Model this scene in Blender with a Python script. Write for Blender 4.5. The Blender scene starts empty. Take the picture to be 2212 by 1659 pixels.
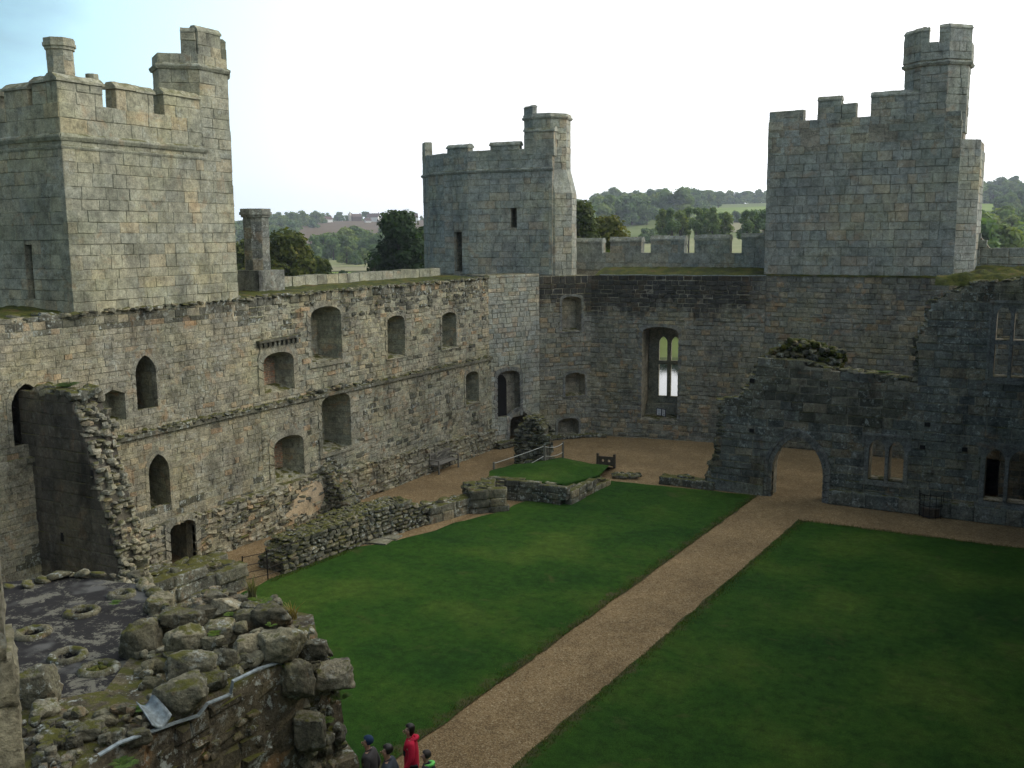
import bpy, bmesh, math, random
from mathutils import Vector, Matrix, noise
from mathutils.geometry import tessellate_polygon
R_ = math.radians
sc = bpy.context.scene
# ------------------------------------------------------------------ camera
FPX, CX, CY = 2109.0, 1106.0, 829.5          # focal length and centre in units of a 2212 x 1659 picture
def _r(x, y): return Vector((x-CX, -(y-CY), -FPX))
AY = _r(2300, 500).normalized()
AX = -_r(-2700, 540).normalized(); AX = (AX-AY*AX.dot(AY)).normalized()
AZ = AX.cross(AY)
RM = Matrix((AX, AY, AZ))
CAM = Vector((0, 0, 11.0))
cd = bpy.data.cameras.new('camera'); cam = bpy.data.objects.new('camera', cd)
sc.collection.objects.link(cam); sc.camera = cam
cd.sensor_width = 36; cd.lens = FPX/2212*36; cd.clip_start = .1; cd.clip_end = 8000
cam.matrix_world = Matrix.Translation(CAM) @ RM.to_4x4()
def dirp(x, y): return RM @ _r(x, y)
def onx(x, y, v): d = dirp(x, y); return CAM + d*((v-CAM.x)/d.x)
def ony(x, y, v): d = dirp(x, y); return CAM + d*((v-CAM.y)/d.y)
def onz(x, y, v=0.): d = dirp(x, y); return CAM + d*((v-CAM.z)/d.z)
def atr(x, y, r):
    d = dirp(x, y); k = r/math.hypot(d.x, d.y); return CAM + d*k
# ------------------------------------------------------------------ light
SUN_AZ, SUN_EL = R_(46), R_(30)               # azimuth measured from +X towards +Y
EXPO = -0.18
w = bpy.data.worlds.new("World"); sc.world = w; w.use_nodes = True
nt = w.node_tree; nt.nodes.clear()
def N(nt, typ, ins=None, **kw):
    n = nt.nodes.new(typ)
    for k, v in kw.items(): setattr(n, k, v)
    for k, v in (ins or {}).items():
        s = n.inputs[k]
        if isinstance(v, bpy.types.NodeSocket): nt.links.new(v, s)
        else: s.default_value = v
    return n
def ramp(nt, fac, stops, interp='LINEAR'):
    n = nt.nodes.new('ShaderNodeValToRGB'); nt.links.new(fac, n.inputs[0]); e = n.color_ramp.elements
    n.color_ramp.interpolation = interp
    while len(e) < len(stops): e.new(.5)
    for a, (p, c) in zip(e, stops):
        a.position = p; a.color = (c, c, c, 1) if isinstance(c, (int, float)) else (*c[:3], 1)
    return n.outputs[0]
def math_(nt, op, a, b=0., c=0., clamp=False):
    n = nt.nodes.new('ShaderNodeMath'); n.operation = op; n.use_clamp = clamp
    for i, v in enumerate((a, b, c)):
        if isinstance(v, bpy.types.NodeSocket): nt.links.new(v, n.inputs[i])
        else: n.inputs[i].default_value = v
    return n.outputs[0]
def mix(nt, fac, a, b, mode='MIX'):
    n = nt.nodes.new('ShaderNodeMix'); n.data_type = 'RGBA'; n.blend_type = mode
    for i, v in ((0, fac), (6, a), (7, b)):
        if isinstance(v, bpy.types.NodeSocket): nt.links.new(v, n.inputs[i])
        else: n.inputs[i].default_value = v if i == 0 else (*v[:3], 1)
    return n.outputs[2]
sky = N(nt, 'ShaderNodeTexSky', sky_type='NISHITA', sun_disc=False, sun_elevation=SUN_EL,
        sun_rotation=R_(90)-SUN_AZ, altitude=20, dust_density=1.0, air_density=1.0, ozone_density=1.0)
tc = N(nt, 'ShaderNodeTexCoord')
sunv = Vector((math.cos(SUN_AZ)*math.cos(SUN_EL), math.sin(SUN_AZ)*math.cos(SUN_EL), math.sin(SUN_EL)))
dt = N(nt, 'ShaderNodeVectorMath', {0: tc.outputs['Generated'], 1: sunv}, operation='DOT_PRODUCT').outputs['Value']
cmap = N(nt, 'ShaderNodeMapping', {'Vector': tc.outputs['Generated'], 'Scale': (1, 1, 3.0)})
cn = N(nt, 'ShaderNodeTexNoise', {'Vector': cmap.outputs[0], 'Scale': 1.6, 'Detail': 7, 'Roughness': .55}).outputs['Fac']
el = N(nt, 'ShaderNodeSeparateXYZ', {0: tc.outputs['Generated']}).outputs[2]
low = math_(nt, 'MAXIMUM', math_(nt, 'MULTIPLY_ADD', el, -1.7, .52), -.1)
cov = math_(nt, 'ADD', math_(nt, 'ADD', math_(nt, 'MULTIPLY', dt, 1.35), low), math_(nt, 'MULTIPLY', math_(nt, 'SUBTRACT', cn, .5), .7))
covm = ramp(nt, cov, [(-.0, 0.0), (.20, 1.0)])
bright = ramp(nt, math_(nt, 'MULTIPLY_ADD', math_(nt, 'ADD', dt, math_(nt, 'MULTIPLY', low, .5)), .5, .5), [(0, (.07, .095, .12)), (.38, (.26, .37, .44)), (.52, (.42, .76, .90)), (.66, (.95, .99, 1.)), (.75, 1.15), (.96, 1.9)])
ccol = mix(nt, 1.0, bright, (12.2, 12.3, 12.4), 'MULTIPLY')
skyc = mix(nt, covm, sky.outputs[0], ccol)
bg = N(nt, 'ShaderNodeBackground', {'Color': skyc, 'Strength': 0.12})
N(nt, 'ShaderNodeOutputWorld', {'Surface': bg.outputs[0]})
sd = bpy.data.lights.new('sun', 'SUN'); sd.energy = 1.5; sd.angle = R_(16); sd.color = (1, .90, .72)
so = bpy.data.objects.new('sun', sd); sc.collection.objects.link(so)
so.rotation_euler = (-sunv).to_track_quat('-Z', 'Y').to_euler(); so.location = (20, 20, 60)
sc.view_settings.view_transform = 'Standard'; sc.view_settings.look = 'None'
sc.view_settings.exposure = EXPO; sc.view_settings.gamma = 1
# ------------------------------------------------------------------ materials
def new_mat(name):
    m = bpy.data.materials.new(name); m.use_nodes = True; m.node_tree.nodes.clear(); return m, m.node_tree
def finish(nt, col, rough=.9, bump=None, bstr=.4, bdist=.02, spec=.2, metal=0., extra=None):
    ins = {'Base Color': col if isinstance(col, bpy.types.NodeSocket) else (*col[:3], 1), 'Roughness': rough,
           'Specular IOR Level': spec, 'Metallic': metal}
    if bump is not None:
        ins['Normal'] = N(nt, 'ShaderNodeBump', {'Height': bump, 'Strength': bstr, 'Distance': bdist}).outputs[0]
    if extra: ins.update(extra)
    p = N(nt, 'ShaderNodeBsdfPrincipled', ins); N(nt, 'ShaderNodeOutputMaterial', {'Surface': p.outputs[0]}); return p
def noise_(nt, vec, scale, detail=4, rough=.6, dist=0.):
    return N(nt, 'ShaderNodeTexNoise', {'Vector': vec, 'Scale': scale, 'Detail': detail, 'Roughness': rough, 'Distortion': dist}).outputs['Fac']
PAL_GREY = [(.0, (.250, .250, .190)), (.22, (.300, .298, .226)), (.45, (.330, .322, .242)), (.62, (.285, .290, .232)), (.88, (.355, .335, .240)), (1., (.360, .315, .215))]
PAL_TCOOL = [(.0, (.260, .280, .255)), (.25, (.300, .315, .275)), (.5, (.335, .338, .290)), (.72, (.285, .302, .275)), (.9, (.355, .335, .265)), (1., (.350, .305, .235))]
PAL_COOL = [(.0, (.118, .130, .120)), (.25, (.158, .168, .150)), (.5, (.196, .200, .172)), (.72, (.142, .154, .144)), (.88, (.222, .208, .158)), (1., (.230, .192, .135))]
PAL_WARM = [(.0, (.230, .218, .165)), (.25, (.270, .253, .190)), (.5, (.300, .278, .206)), (.72, (.258, .248, .196)), (.93, (.320, .282, .194)), (1., (.340, .252, .158))]
PAL_DARK = [(.0, (.085, .085, .066)), (.3, (.125, .122, .095)), (.6, (.160, .155, .120)), (.85, (.205, .192, .138)), (1., (.245, .210, .138))]
def stone(name, pal, brick=None, stain=.5, stainz=None, lich=.35, orange=.15, moss=1.0, plaster=0., grain=1.0, mossn=.45, vor=0, bump=.85):
    m, nt = new_mat(name)
    geo = N(nt, 'ShaderNodeNewGeometry'); pos = geo.outputs['Position']
    if vor:
        mp_ = N(nt, 'ShaderNodeMapping', {'Vector': pos, 'Scale': (1, 1, 1.7)}).outputs[0]
        wv = N(nt, 'ShaderNodeVectorMath', {0: mp_, 1: N(nt, 'ShaderNodeVectorMath', {0: N(nt, 'ShaderNodeTexNoise', {'Vector': pos, 'Scale': 3.0}).outputs['Color'], 1: (.12, .12, .12)}, operation='MULTIPLY').outputs[0]}, operation='ADD').outputs[0]
        vc = N(nt, 'ShaderNodeTexVoronoi', {'Vector': wv, 'Scale': vor}); ve = N(nt, 'ShaderNodeTexVoronoi', {'Vector': wv, 'Scale': vor}, feature='DISTANCE_TO_EDGE')
        tone = N(nt, 'ShaderNodeSeparateColor', {0: vc.outputs['Color']}).outputs[0]; mort = ramp(nt, ve.outputs['Distance'], [(.01, .6), (.07, 0.)])
    elif brick:
        uv = N(nt, 'ShaderNodeUVMap').outputs[0]
        nv = N(nt, 'ShaderNodeTexNoise', {'Vector': uv, 'Scale': 1.7, 'Detail': 3}).outputs['Color']
        wob = N(nt, 'ShaderNodeVectorMath', {0: nv, 1: (.16, .10, 0)}, operation='MULTIPLY').outputs[0]
        uvw = N(nt, 'ShaderNodeVectorMath', {0: uv, 1: wob}, operation='ADD').outputs[0]
        b = N(nt, 'ShaderNodeTexBrick', {'Vector': uvw, 'Color1': (0, 0, 0, 1), 'Color2': (1, 1, 1, 1), 'Mortar': (.3, .3, .3, 1),
              'Scale': 1.0, 'Mortar Size': .014, 'Mortar Smooth': .4, 'Bias': 0, 'Brick Width': brick[0], 'Row Height': brick[1]}, offset=.5, squash=.7, squash_frequency=3)
        tone = b.outputs['Color']; mort = b.outputs['Fac']
    else:
        tone = N(nt, 'ShaderNodeAttribute', attribute_name='tone').outputs['Fac']; mort = None
    col = ramp(nt, tone, pal)
    n1 = noise_(nt, pos, .33, 5, .65); n2 = noise_(nt, pos, 2.3, 5, .7); n3 = noise_(nt, pos, 21, 4, .7)
    col = mix(nt, 1.0, col, ramp(nt, n1, [(.3, (.72, .75, .78)), (.5, (1, 1, 1)), (.7, (1.22, 1.16, 1.0))]), 'MULTIPLY')
    col = mix(nt, 1.0, col, ramp(nt, n2, [(.28, .58), (.5, 1.0), (.72, 1.32)]), 'MULTIPLY')
    col = mix(nt, .8*grain, col, ramp(nt, n3, [(.3, .50), (.5, 1.0), (.7, 1.50)]), 'MULTIPLY')
    nm = noise_(nt, pos, 5.2, 5, .75, .4); ng = noise_(nt, pos, .55, 4, .6)
    col = mix(nt, .85*grain, col, ramp(nt, nm, [(.36, .50), (.47, .92), (.60, 1.12), (.70, 1.35)]), 'MULTIPLY')
    col = mix(nt, math_(nt, 'MULTIPLY', ramp(nt, ng, [(.48, 0.), (.62, 1.)]), .30), col, mix(nt, 1., col, (.84, .88, .66), 'MULTIPLY'))
    npit = noise_(nt, pos, 13, 3, .8)
    col = mix(nt, .75*grain, col, ramp(nt, npit, [(.33, .35), (.42, 1.0)]), 'MULTIPLY')
    if orange:
        no = noise_(nt, pos, 1.3, 4, .6, .6)
        col = mix(nt, math_(nt, 'MULTIPLY', ramp(nt, no, [(.60, 0.), (.68, 1.)]), orange*2.2, clamp=True), col, (.42, .235, .105))
    if lich:
        la = noise_(nt, pos, 6.5, 4, .75); lb = noise_(nt, pos, .8, 3, .6)
        lf = math_(nt, 'MULTIPLY', ramp(nt, la, [(.545, 0.), (.60, 1.)]), ramp(nt, lb, [(.42, 0.), (.60, 1.)]))
        col = mix(nt, math_(nt, 'MULTIPLY', lf, lich), col, (.46, .50, .46))
    if stain:
        mp = N(nt, 'ShaderNodeMapping', {'Vector': pos, 'Scale': (1.0, 1.0, .38)}).outputs[0]
        ns = noise_(nt, mp, .95, 6, .72)
        sf = ramp(nt, ns, [(.50, 0.), (.66, 1.)])
        if stainz:      # (x0, x1, z0, z1): the crust of black algae that grows on this run of wall
            sp = N(nt, 'ShaderNodeSeparateXYZ', {0: pos})
            zz = math_(nt, 'ADD', sp.outputs[2], math_(nt, 'MULTIPLY', math_(nt, 'SUBTRACT', ns, .5), 5.5))
            a = N(nt, 'ShaderNodeMapRange', {0: zz, 1: stainz[2], 2: stainz[3]}, clamp=True).outputs[0]
            bx = N(nt, 'ShaderNodeMapRange', {0: sp.outputs[0], 1: stainz[1], 2: stainz[1]-1.6}, clamp=True).outputs[0]
            sf = math_(nt, 'MAXIMUM', math_(nt, 'MULTIPLY', sf, .5), math_(nt, 'MULTIPLY', a, bx))
        col = mix(nt, math_(nt, 'MULTIPLY', sf, stain), col, mix(nt, 1.0, col, (.15, .15, .17), 'MULTIPLY'))
    if mort is not None:
        col = mix(nt, math_(nt, 'MULTIPLY', mort, .7), col, (.10, .09, .07) if vor else (.20, .185, .145))
    rough = .93
    if moss:
        sn = N(nt, 'ShaderNodeSeparateXYZ', {0: geo.outputs['Normal']}).outputs[2]
        mn = noise_(nt, pos, 3.1, 5, .7)
        mm = math_(nt, 'MULTIPLY', ramp(nt, sn, [(.45, 0.), (.85, 1.)]), ramp(nt, mn, [(mossn, 0.), (mossn+.10, 1.)]))
        mc = mix(nt, noise_(nt, pos, 6, 3), (.030, .040, .010), (.115, .105, .022))
        col = mix(nt, math_(nt, 'MULTIPLY', mm, moss, clamp=True), col, mc)
    h = math_(nt, 'ADD', math_(nt, 'MULTIPLY', n3, .5), n2)
    if mort is not None: h = math_(nt, 'SUBTRACT', h, math_(nt, 'MULTIPLY', mort, .6))
    finish(nt, col, rough, h, bump, .05)
    return m
M = {}
M['tower'] = stone('warm_grey_ashlar', PAL_GREY, stain=.42, lich=.30, orange=.10, moss=.8, grain=.75)
M['towerc'] = stone('cool_grey_ashlar', PAL_TCOOL, stain=.36, lich=.45, orange=.10, moss=.8, grain=.75)
M['core'] = stone('mortar_core', PAL_GREY, brick=(.5, .24), stain=.6, lich=.2, orange=.2)
M['corec'] = stone('pale_lime_mortar', [(0, (.27, .25, .195)), (1, (.33, .30, .235))], brick=(.5, .25), stain=.5, lich=.1, orange=.15)
M['left'] = stone('coursed_rubble', PAL_WARM, stain=.60, lich=.38, orange=.14, moss=.9)
PAL_FAR = [(.0, (.165, .172, .148)), (.25, (.215, .216, .180)), (.5, (.262, .254, .202)), (.72, (.200, .206, .180)), (.88, (.295, .262, .185)), (1., (.310, .245, .158))]
M['far'] = stone('stained_wall_stone', PAL_FAR, stain=.88, stainz=(-30, -12.6, 6.5, 7.3), lich=.35, orange=.20)
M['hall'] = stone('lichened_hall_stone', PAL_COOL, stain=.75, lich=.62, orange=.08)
M['dark'] = stone('dark_ruin_stone', PAL_DARK, stain=.5, lich=.75, orange=.10, moss=1.0, mossn=.40)
M['fore'] = stone('foreground_boulder', [(.0, (.085, .08, .058)), (.4, (.135, .127, .09)), (.75, (.19, .176, .125)), (1., (.24, .215, .15))], stain=.75, lich=.65, orange=.12, moss=1.0, mossn=.49, bump=1.0)
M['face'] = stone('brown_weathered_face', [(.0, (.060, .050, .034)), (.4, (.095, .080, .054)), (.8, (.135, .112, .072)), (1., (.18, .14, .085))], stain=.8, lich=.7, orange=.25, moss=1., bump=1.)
M['near'] = stone('near_ashlar', [(0, (.24, .22, .155)), (1, (.33, .295, .20))], stain=.5, lich=.25, orange=.2, moss=.7, bump=1.0)
M['rubble'] = stone('rubble_fill', PAL_DARK, vor=5.5, stain=.7, lich=.45, orange=.25, moss=1.0, mossn=.38)
M['cross'] = stone('shaded_weathered_render', [(0, (.085, .078, .065)), (1, (.12, .108, .085))], stain=.75, lich=.10, orange=.05, moss=1.0, grain=.6)  # face turned from the light: its shade is put into the dark colour
M['recess_shade'] = stone('shaded_interior', [(0, (.035, .032, .026)), (1, (.055, .050, .040))], brick=(.5, .25), stain=.5, lich=0, orange=.1, moss=0)  # near-black stone: darkness of the unlit interiors painted into the colour
M['frame'] = stone('dressed_stone', [(0, (.23, .225, .18)), (1, (.29, .27, .20))], stain=.45, lich=.25, orange=.12, moss=.5)
M['framec'] = stone('dressed_stone_cool', [(0, (.16, .17, .165)), (1, (.22, .22, .20))], stain=.4, lich=.25, orange=.10, moss=.4)
M['hearth'] = stone('hearth_brick', [(0, (.38, .27, .18)), (.5, (.46, .35, .25)), (1, (.48, .20, .11))], brick=(.24, .075), stain=.4, lich=0, orange=.45, moss=0)
M['plaster'] = stone('old_plaster', [(0, (.38, .30, .20)), (1, (.46, .37, .25))], stain=.35, lich=0, orange=.2, moss=.3, grain=.5)
def simple(name, col, rough=.7, var=.25, sc_=6, bstr=.3, metal=0., spec=.3):
    m, nt = new_mat(name); pos = N(nt, 'ShaderNodeTexCoord').outputs['Object']
    n = noise_(nt, pos, sc_, 5, .65)
    c = mix(nt, 1.0, (*col, 1), ramp(nt, n, [(.3, 1-var), (.7, 1+var)]), 'MULTIPLY')
    finish(nt, c, rough, n, bstr, .01, spec, metal); return m
def grass_mat():
    m, nt = new_mat('mown_grass'); pos = N(nt, 'ShaderNodeNewGeometry').outputs['Position']
    a = noise_(nt, pos, .28, 5, .6); b = noise_(nt, pos, 3.2, 6, .75); c = noise_(nt, pos, 38, 4, .8)
    col = ramp(nt, a, [(.32, (.012, .042, .005)), (.5, (.022, .060, .006)), (.64, (.042, .078, .010))])
    col = mix(nt, 1., col, ramp(nt, b, [(.3, .62), (.7, 1.42)]), 'MULTIPLY')
    col = mix(nt, .9, col, ramp(nt, c, [(.33, .45), (.5, 1.), (.67, 1.7)]), 'MULTIPLY')
    d = noise_(nt, pos, .75, 4, .7, .5); e_ = noise_(nt, pos, 110, 3, .8)
    col = mix(nt, .8, col, ramp(nt, e_, [(.33, .5), (.5, 1.), (.67, 1.6)]), 'MULTIPLY')
    col = mix(nt, math_(nt, 'MULTIPLY', ramp(nt, d, [(.60, 0.), (.72, 1.)]), .40), col, (.085, .080, .028))
    sp_ = N(nt, 'ShaderNodeSeparateXYZ', {0: pos}); s_ = math_(nt, 'SUBTRACT', sp_.outputs[0], math_(nt, 'MULTIPLY', sp_.outputs[1], .048))
    ds = math_(nt, 'MINIMUM', math_(nt, 'ABSOLUTE', math_(nt, 'ADD', s_, 12.5)), math_(nt, 'ABSOLUTE', math_(nt, 'ADD', s_, 10.17)))
    wr_ = math_(nt, 'ADD', math_(nt, 'MULTIPLY', math_(nt, 'SUBTRACT', .75, ds), .45), math_(nt, 'SUBTRACT', noise_(nt, pos, 1.7, 6, .75), .5))
    col = mix(nt, math_(nt, 'MULTIPLY', ramp(nt, wr_, [(.22, 0.), (.36, 1.)]), .8), col, (.085, .068, .036))
    finish(nt, col, .95, math_(nt, 'ADD', c, b), 1.0, .03, .1); return m
def gravel_mat():
    m, nt = new_mat('pea_gravel'); pos = N(nt, 'ShaderNodeNewGeometry').outputs['Position']
    v = N(nt, 'ShaderNodeTexVoronoi', {'Vector': pos, 'Scale': 34.0}); v2 = N(nt, 'ShaderNodeTexVoronoi', {'Vector': pos, 'Scale': 90.0})
    sep = N(nt, 'ShaderNodeSeparateColor', {0: v.outputs['Color']}).outputs[0]
    col = ramp(nt, sep, [(0, (.130, .084, .038)), (.3, (.205, .138, .066)), (.6, (.252, .174, .086)), (.85, (.295, .212, .114)), (1, (.39, .315, .19))])
    col = mix(nt, .6, col, ramp(nt, v2.outputs['Distance'], [(0, 1.25), (.6, .6)]), 'MULTIPLY')
    n = noise_(nt, pos, .5, 5, .65); n2 = noise_(nt, pos, 3.0, 4, .7)
    col = mix(nt, 1., col, ramp(nt, n, [(.3, .74), (.7, 1.2)]), 'MULTIPLY')
    col = mix(nt, 1., col, ramp(nt, n2, [(.3, .85), (.7, 1.15)]), 'MULTIPLY')
    finish(nt, col, .95, v.outputs['Distance'], .8, .02, .15); return m
M['grass'] = grass_mat(); M['gravel'] = gravel_mat()
M['tarslab'] = None
def slab_mat():
    m, nt = new_mat('tarred_slab'); pos = N(nt, 'ShaderNodeNewGeometry').outputs['Position']
    a = noise_(nt, pos, 2.6, 8, .78, .5); b = noise_(nt, pos, 22, 4, .8); c = noise_(nt, pos, .7, 3)
    f = math_(nt, 'ADD', a, math_(nt, 'MULTIPLY', math_(nt, 'SUBTRACT', b, .5), .35))
    col = mix(nt, ramp(nt, f, [(.53, 0.), (.57, 1.)]), (.016, .015, .015), (.125, .12, .095))
    col = mix(nt, ramp(nt, c, [(.55, 0.), (.62, 1.)]), col, (.085, .085, .08))
    finish(nt, col, .85, f, .6, .02); return m
M['slab'] = slab_mat()
M['lead'] = simple('weathered_lead', (.19, .225, .235), .55, .5, 12, .4, .35, .5)
M['wood'] = simple('grey_oak', (.16, .15, .125), .8, .35, 14)
M['woodd'] = simple('dark_oak', (.075, .058, .042), .8, .35, 14)
M['iron'] = simple('rusty_iron', (.022, .018, .016), .6, .4, 20, .3, .5)
M['rope'] = simple('pale_rope', (.42, .42, .38), .9, .2, 40)
M['black'] = simple('black_and_hole_shade', (.008, .008, .008), .95, .2)  # plain black, also painted where holes would lie in shade
def leaf_mat(name, c1, c2, c3):
    m, nt = new_mat(name); t = N(nt, 'ShaderNodeAttribute', attribute_name='tone').outputs['Fac']
    pos = N(nt, 'ShaderNodeNewGeometry').outputs['Position']
    oi = N(nt, 'ShaderNodeObjectInfo').outputs['Random']
    col = ramp(nt, t, [(0, c1), (.55, c2), (1, c3)])
    col = mix(nt, 1., col, ramp(nt, oi, [(0, (.75, .85, .9)), (.5, (1, 1, 1)), (1, (1.25, 1.1, .8))]), 'MULTIPLY')
    p = N(nt, 'ShaderNodeBsdfPrincipled', {'Base Color': col, 'Roughness': .75, 'Specular IOR Level': .25})
    tr = N(nt, 'ShaderNodeBsdfTranslucent', {'Color': mix(nt, 1., col, (1.2, 1.3, .5), 'MULTIPLY')})
    ms = N(nt, 'ShaderNodeMixShader', {0: .40, 1: p.outputs[0], 2: tr.outputs[0]})
    N(nt, 'ShaderNodeOutputMaterial', {'Surface': ms.outputs[0]}); return m
M['leaf'] = leaf_mat('oak_leaves', (.028, .046, .010), (.075, .095, .018), (.165, .165, .032))
M['leafd'] = leaf_mat('dark_leaves', (.014, .036, .012), (.034, .066, .018), (.070, .105, .028))
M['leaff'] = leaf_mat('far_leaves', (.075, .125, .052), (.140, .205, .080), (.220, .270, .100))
M['fern'] = leaf_mat('fern_leaves', (.05, .11, .02), (.09, .16, .03), (.14, .20, .05))
M['straw'] = leaf_mat('dry_grass', (.14, .12, .05), (.22, .19, .09), (.30, .26, .14))
M['bark'] = simple('bark', (.075, .062, .048), .9, .35, 5)
# ------------------------------------------------------------------ helpers
def tag(o, label=None, cat=None, group=None, kind=None):
    if label: o['label'] = label
    if cat: o['category'] = cat
    if group: o['group'] = group
    if kind: o['kind'] = kind
    return o
def link(o, parent=None):
    sc.collection.objects.link(o)
    if parent is not None:
        o.parent = parent; o.matrix_parent_inverse = Matrix.Translation(-parent.location)
    return o
def empty(name, loc, label, cat, group=None):
    o = bpy.data.objects.new(name, None); sc.collection.objects.link(o); o.location = loc; o.empty_display_size = .3
    return tag(o, label, cat, group)
def uvmap(bm):
    uv = bm.loops.layers.uv.verify()
    for f in bm.faces:
        n = f.normal
        if abs(n.z) > .7:
            for l in f.loops: l[uv].uv = (l.vert.co.x, l.vert.co.y)
        else:
            t = Vector((-n.y, n.x, 0)).normalized()
            for l in f.loops: l[uv].uv = (l.vert.co.dot(t), l.vert.co.z)
def build(name, bm, mats, parent=None, smooth=False, recalc=False, uv=True):
    if recalc: bmesh.ops.recalc_face_normals(bm, faces=bm.faces)
    bm.normal_update()
    if uv: uvmap(bm)
    me = bpy.data.meshes.new(name); bm.to_mesh(me); bm.free()
    for m in (mats if isinstance(mats, (list, tuple)) else [mats]): me.materials.append(m)
    if smooth:
        for p in me.polygons: p.use_smooth = True
    o = bpy.data.objects.new(name, me); return link(o, parent)
def newbm():
    bm = bmesh.new(); bm.faces.layers.float.new('tone'); return bm
class Fr:
    """a vertical plane: u runs along it, z up, d out of it towards the viewer"""
    def __init__(s, o, u, n=None):
        s.o = Vector((o[0], o[1], 0)); s.u = Vector((u[0], u[1], 0)).normalized()
        s.n = Vector((n[0], n[1], 0)).normalized() if n else Vector((s.u.y, -s.u.x, 0))
        s.flip = s.u.cross(Vector((0, 0, 1))).dot(s.n) < 0
    def p(s, u, z, d=0.): return s.o + s.u*u + s.n*d + Vector((0, 0, z))
FL = Fr((-25.6, 0), (0, 1), (1, 0))
def seg(a, b): # frame from point a to b, facing the right hand side of a->b  (towards -y when going +x)
    a = Vector(a); b = Vector(b); f = Fr(a, b-a); f.L = (b-a).length; return f
def face(bm, vs, tone=.5, mi=0):
    try: f = bm.faces.new(vs)
    except ValueError: return None
    f[bm.faces.layers.float['tone']] = tone; f.material_index = mi; return f
def prism(bm, fr, pts, d0, d1, tone=.5, mi=0):
    """closed slab with outline pts (u, z) from depth d0 (back) to d1 (front)"""
    a = [bm.verts.new(fr.p(u, z, d1)) for u, z in pts]; b = [bm.verts.new(fr.p(u, z, d0)) for u, z in pts]
    fs = [face(bm, a, tone, mi), face(bm, b[::-1], tone, mi)]; n = len(pts)
    for i in range(n): fs.append(face(bm, (a[i], b[i], b[(i+1) % n], a[(i+1) % n]), tone, mi))
    bmesh.ops.recalc_face_normals(bm, faces=[f for f in fs if f]); return fs
def box(bm, c, s, rz=0., tone=.5, mi=0, jit=0., rnd=random):
    """box centred at c, full sizes s"""
    m = Matrix.Rotation(rz, 3, 'Z'); vs = []
    for dx in (-.5, .5):
        for dy in (-.5, .5):
            for dz in (-.5, .5):
                v = Vector((dx*s[0]+rnd.uniform(-jit, jit), dy*s[1]+rnd.uniform(-jit, jit), dz*s[2]+rnd.uniform(-jit, jit)))
                vs.append(bm.verts.new(m @ v + Vector(c)))
    for q in ((0, 1, 3, 2), (4, 6, 7, 5), (0, 4, 5, 1), (2, 3, 7, 6), (0, 2, 6, 4), (1, 5, 7, 3)):
        face(bm, [vs[i] for i in q], tone, mi)
def tube(bm, pts, rs, n=8, tone=.5, mi=0, cap=True):
    pts = [Vector(p) for p in pts]; rings = []
    if not isinstance(rs, (list, tuple)): rs = [rs]*len(pts)
    for i, p in enumerate(pts):
        t = (pts[min(i+1, len(pts)-1)]-pts[max(i-1, 0)]).normalized()
        a = t.cross(Vector((0, 0, 1))) if abs(t.z) < .95 else t.cross(Vector((1, 0, 0)))
        a.normalize(); b = t.cross(a)
        rings.append([bm.verts.new(p+(a*math.cos(2*math.pi*k/n)+b*math.sin(2*math.pi*k/n))*rs[i]) for k in range(n)])
    for r0, r1 in zip(rings, rings[1:]):
        for k in range(n): face(bm, (r0[k], r0[(k+1) % n], r1[(k+1) % n], r1[k]), tone, mi)
    if cap: face(bm, rings[0][::-1], tone, mi); face(bm, rings[-1], tone, mi)
# outlines of openings (u, z), counter-clockwise
def arch(u0, u1, z0, z1, kind='seg', rise=None):
    w_ = u1-u0; c = (u0+u1)/2; p = [(u0, z0), (u1, z0)]
    if kind == 'rect': return p+[(u1, z1), (u0, z1)]
    if kind == 'point':
        h = w_/2; rise = max(rise or w_*.85, h*1.06); zs = z1-rise; k = (rise*rise-h*h)/(2*h); r = h+k; am = math.asin(rise/r)
        for q in range(0, 8): p.append((c-k+r*math.cos(am*q/7), zs+r*math.sin(am*q/7)))
        for q in range(6, -1, -1): p.append((c+k-r*math.cos(am*q/7), zs+r*math.sin(am*q/7)))
        return p
    if kind == 'gable':
        rise = rise or w_*.18; return p+[(u1, z1-rise), (c, z1), (u0, z1-rise)]
    rise = rise or w_*.22
    if kind == 'seg':
        zs = z1-rise
        for k in range(0, 9):
            t = k/8.*math.pi; p.append((c+w_/2*math.cos(t), zs+rise*(math.sin(t)**.8)))
        return p
def scaled(pts, k, kz=None, dz=0.):
    us = [p[0] for p in pts]; zs = [p[1] for p in pts]; cu = (min(us)+max(us))/2; cz = (min(zs)+max(zs))/2
    return [(cu+(u-cu)*k, cz+(z-cz)*(kz or k)+dz) for u, z in pts]
def grow(pts, g, gb=0.):
    us = [p[0] for p in pts]; zs = [p[1] for p in pts]; cu = (min(us)+max(us))/2; z0 = min(zs); z1 = max(zs)
    hw = (max(us)-min(us))/2
    return [(cu+(u-cu)*(hw+g)/hw, z0-gb if z < z0+1e-4 else z0+(z-z0)*(z1-z0+g)/(z1-z0)) for u, z in pts]
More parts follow.
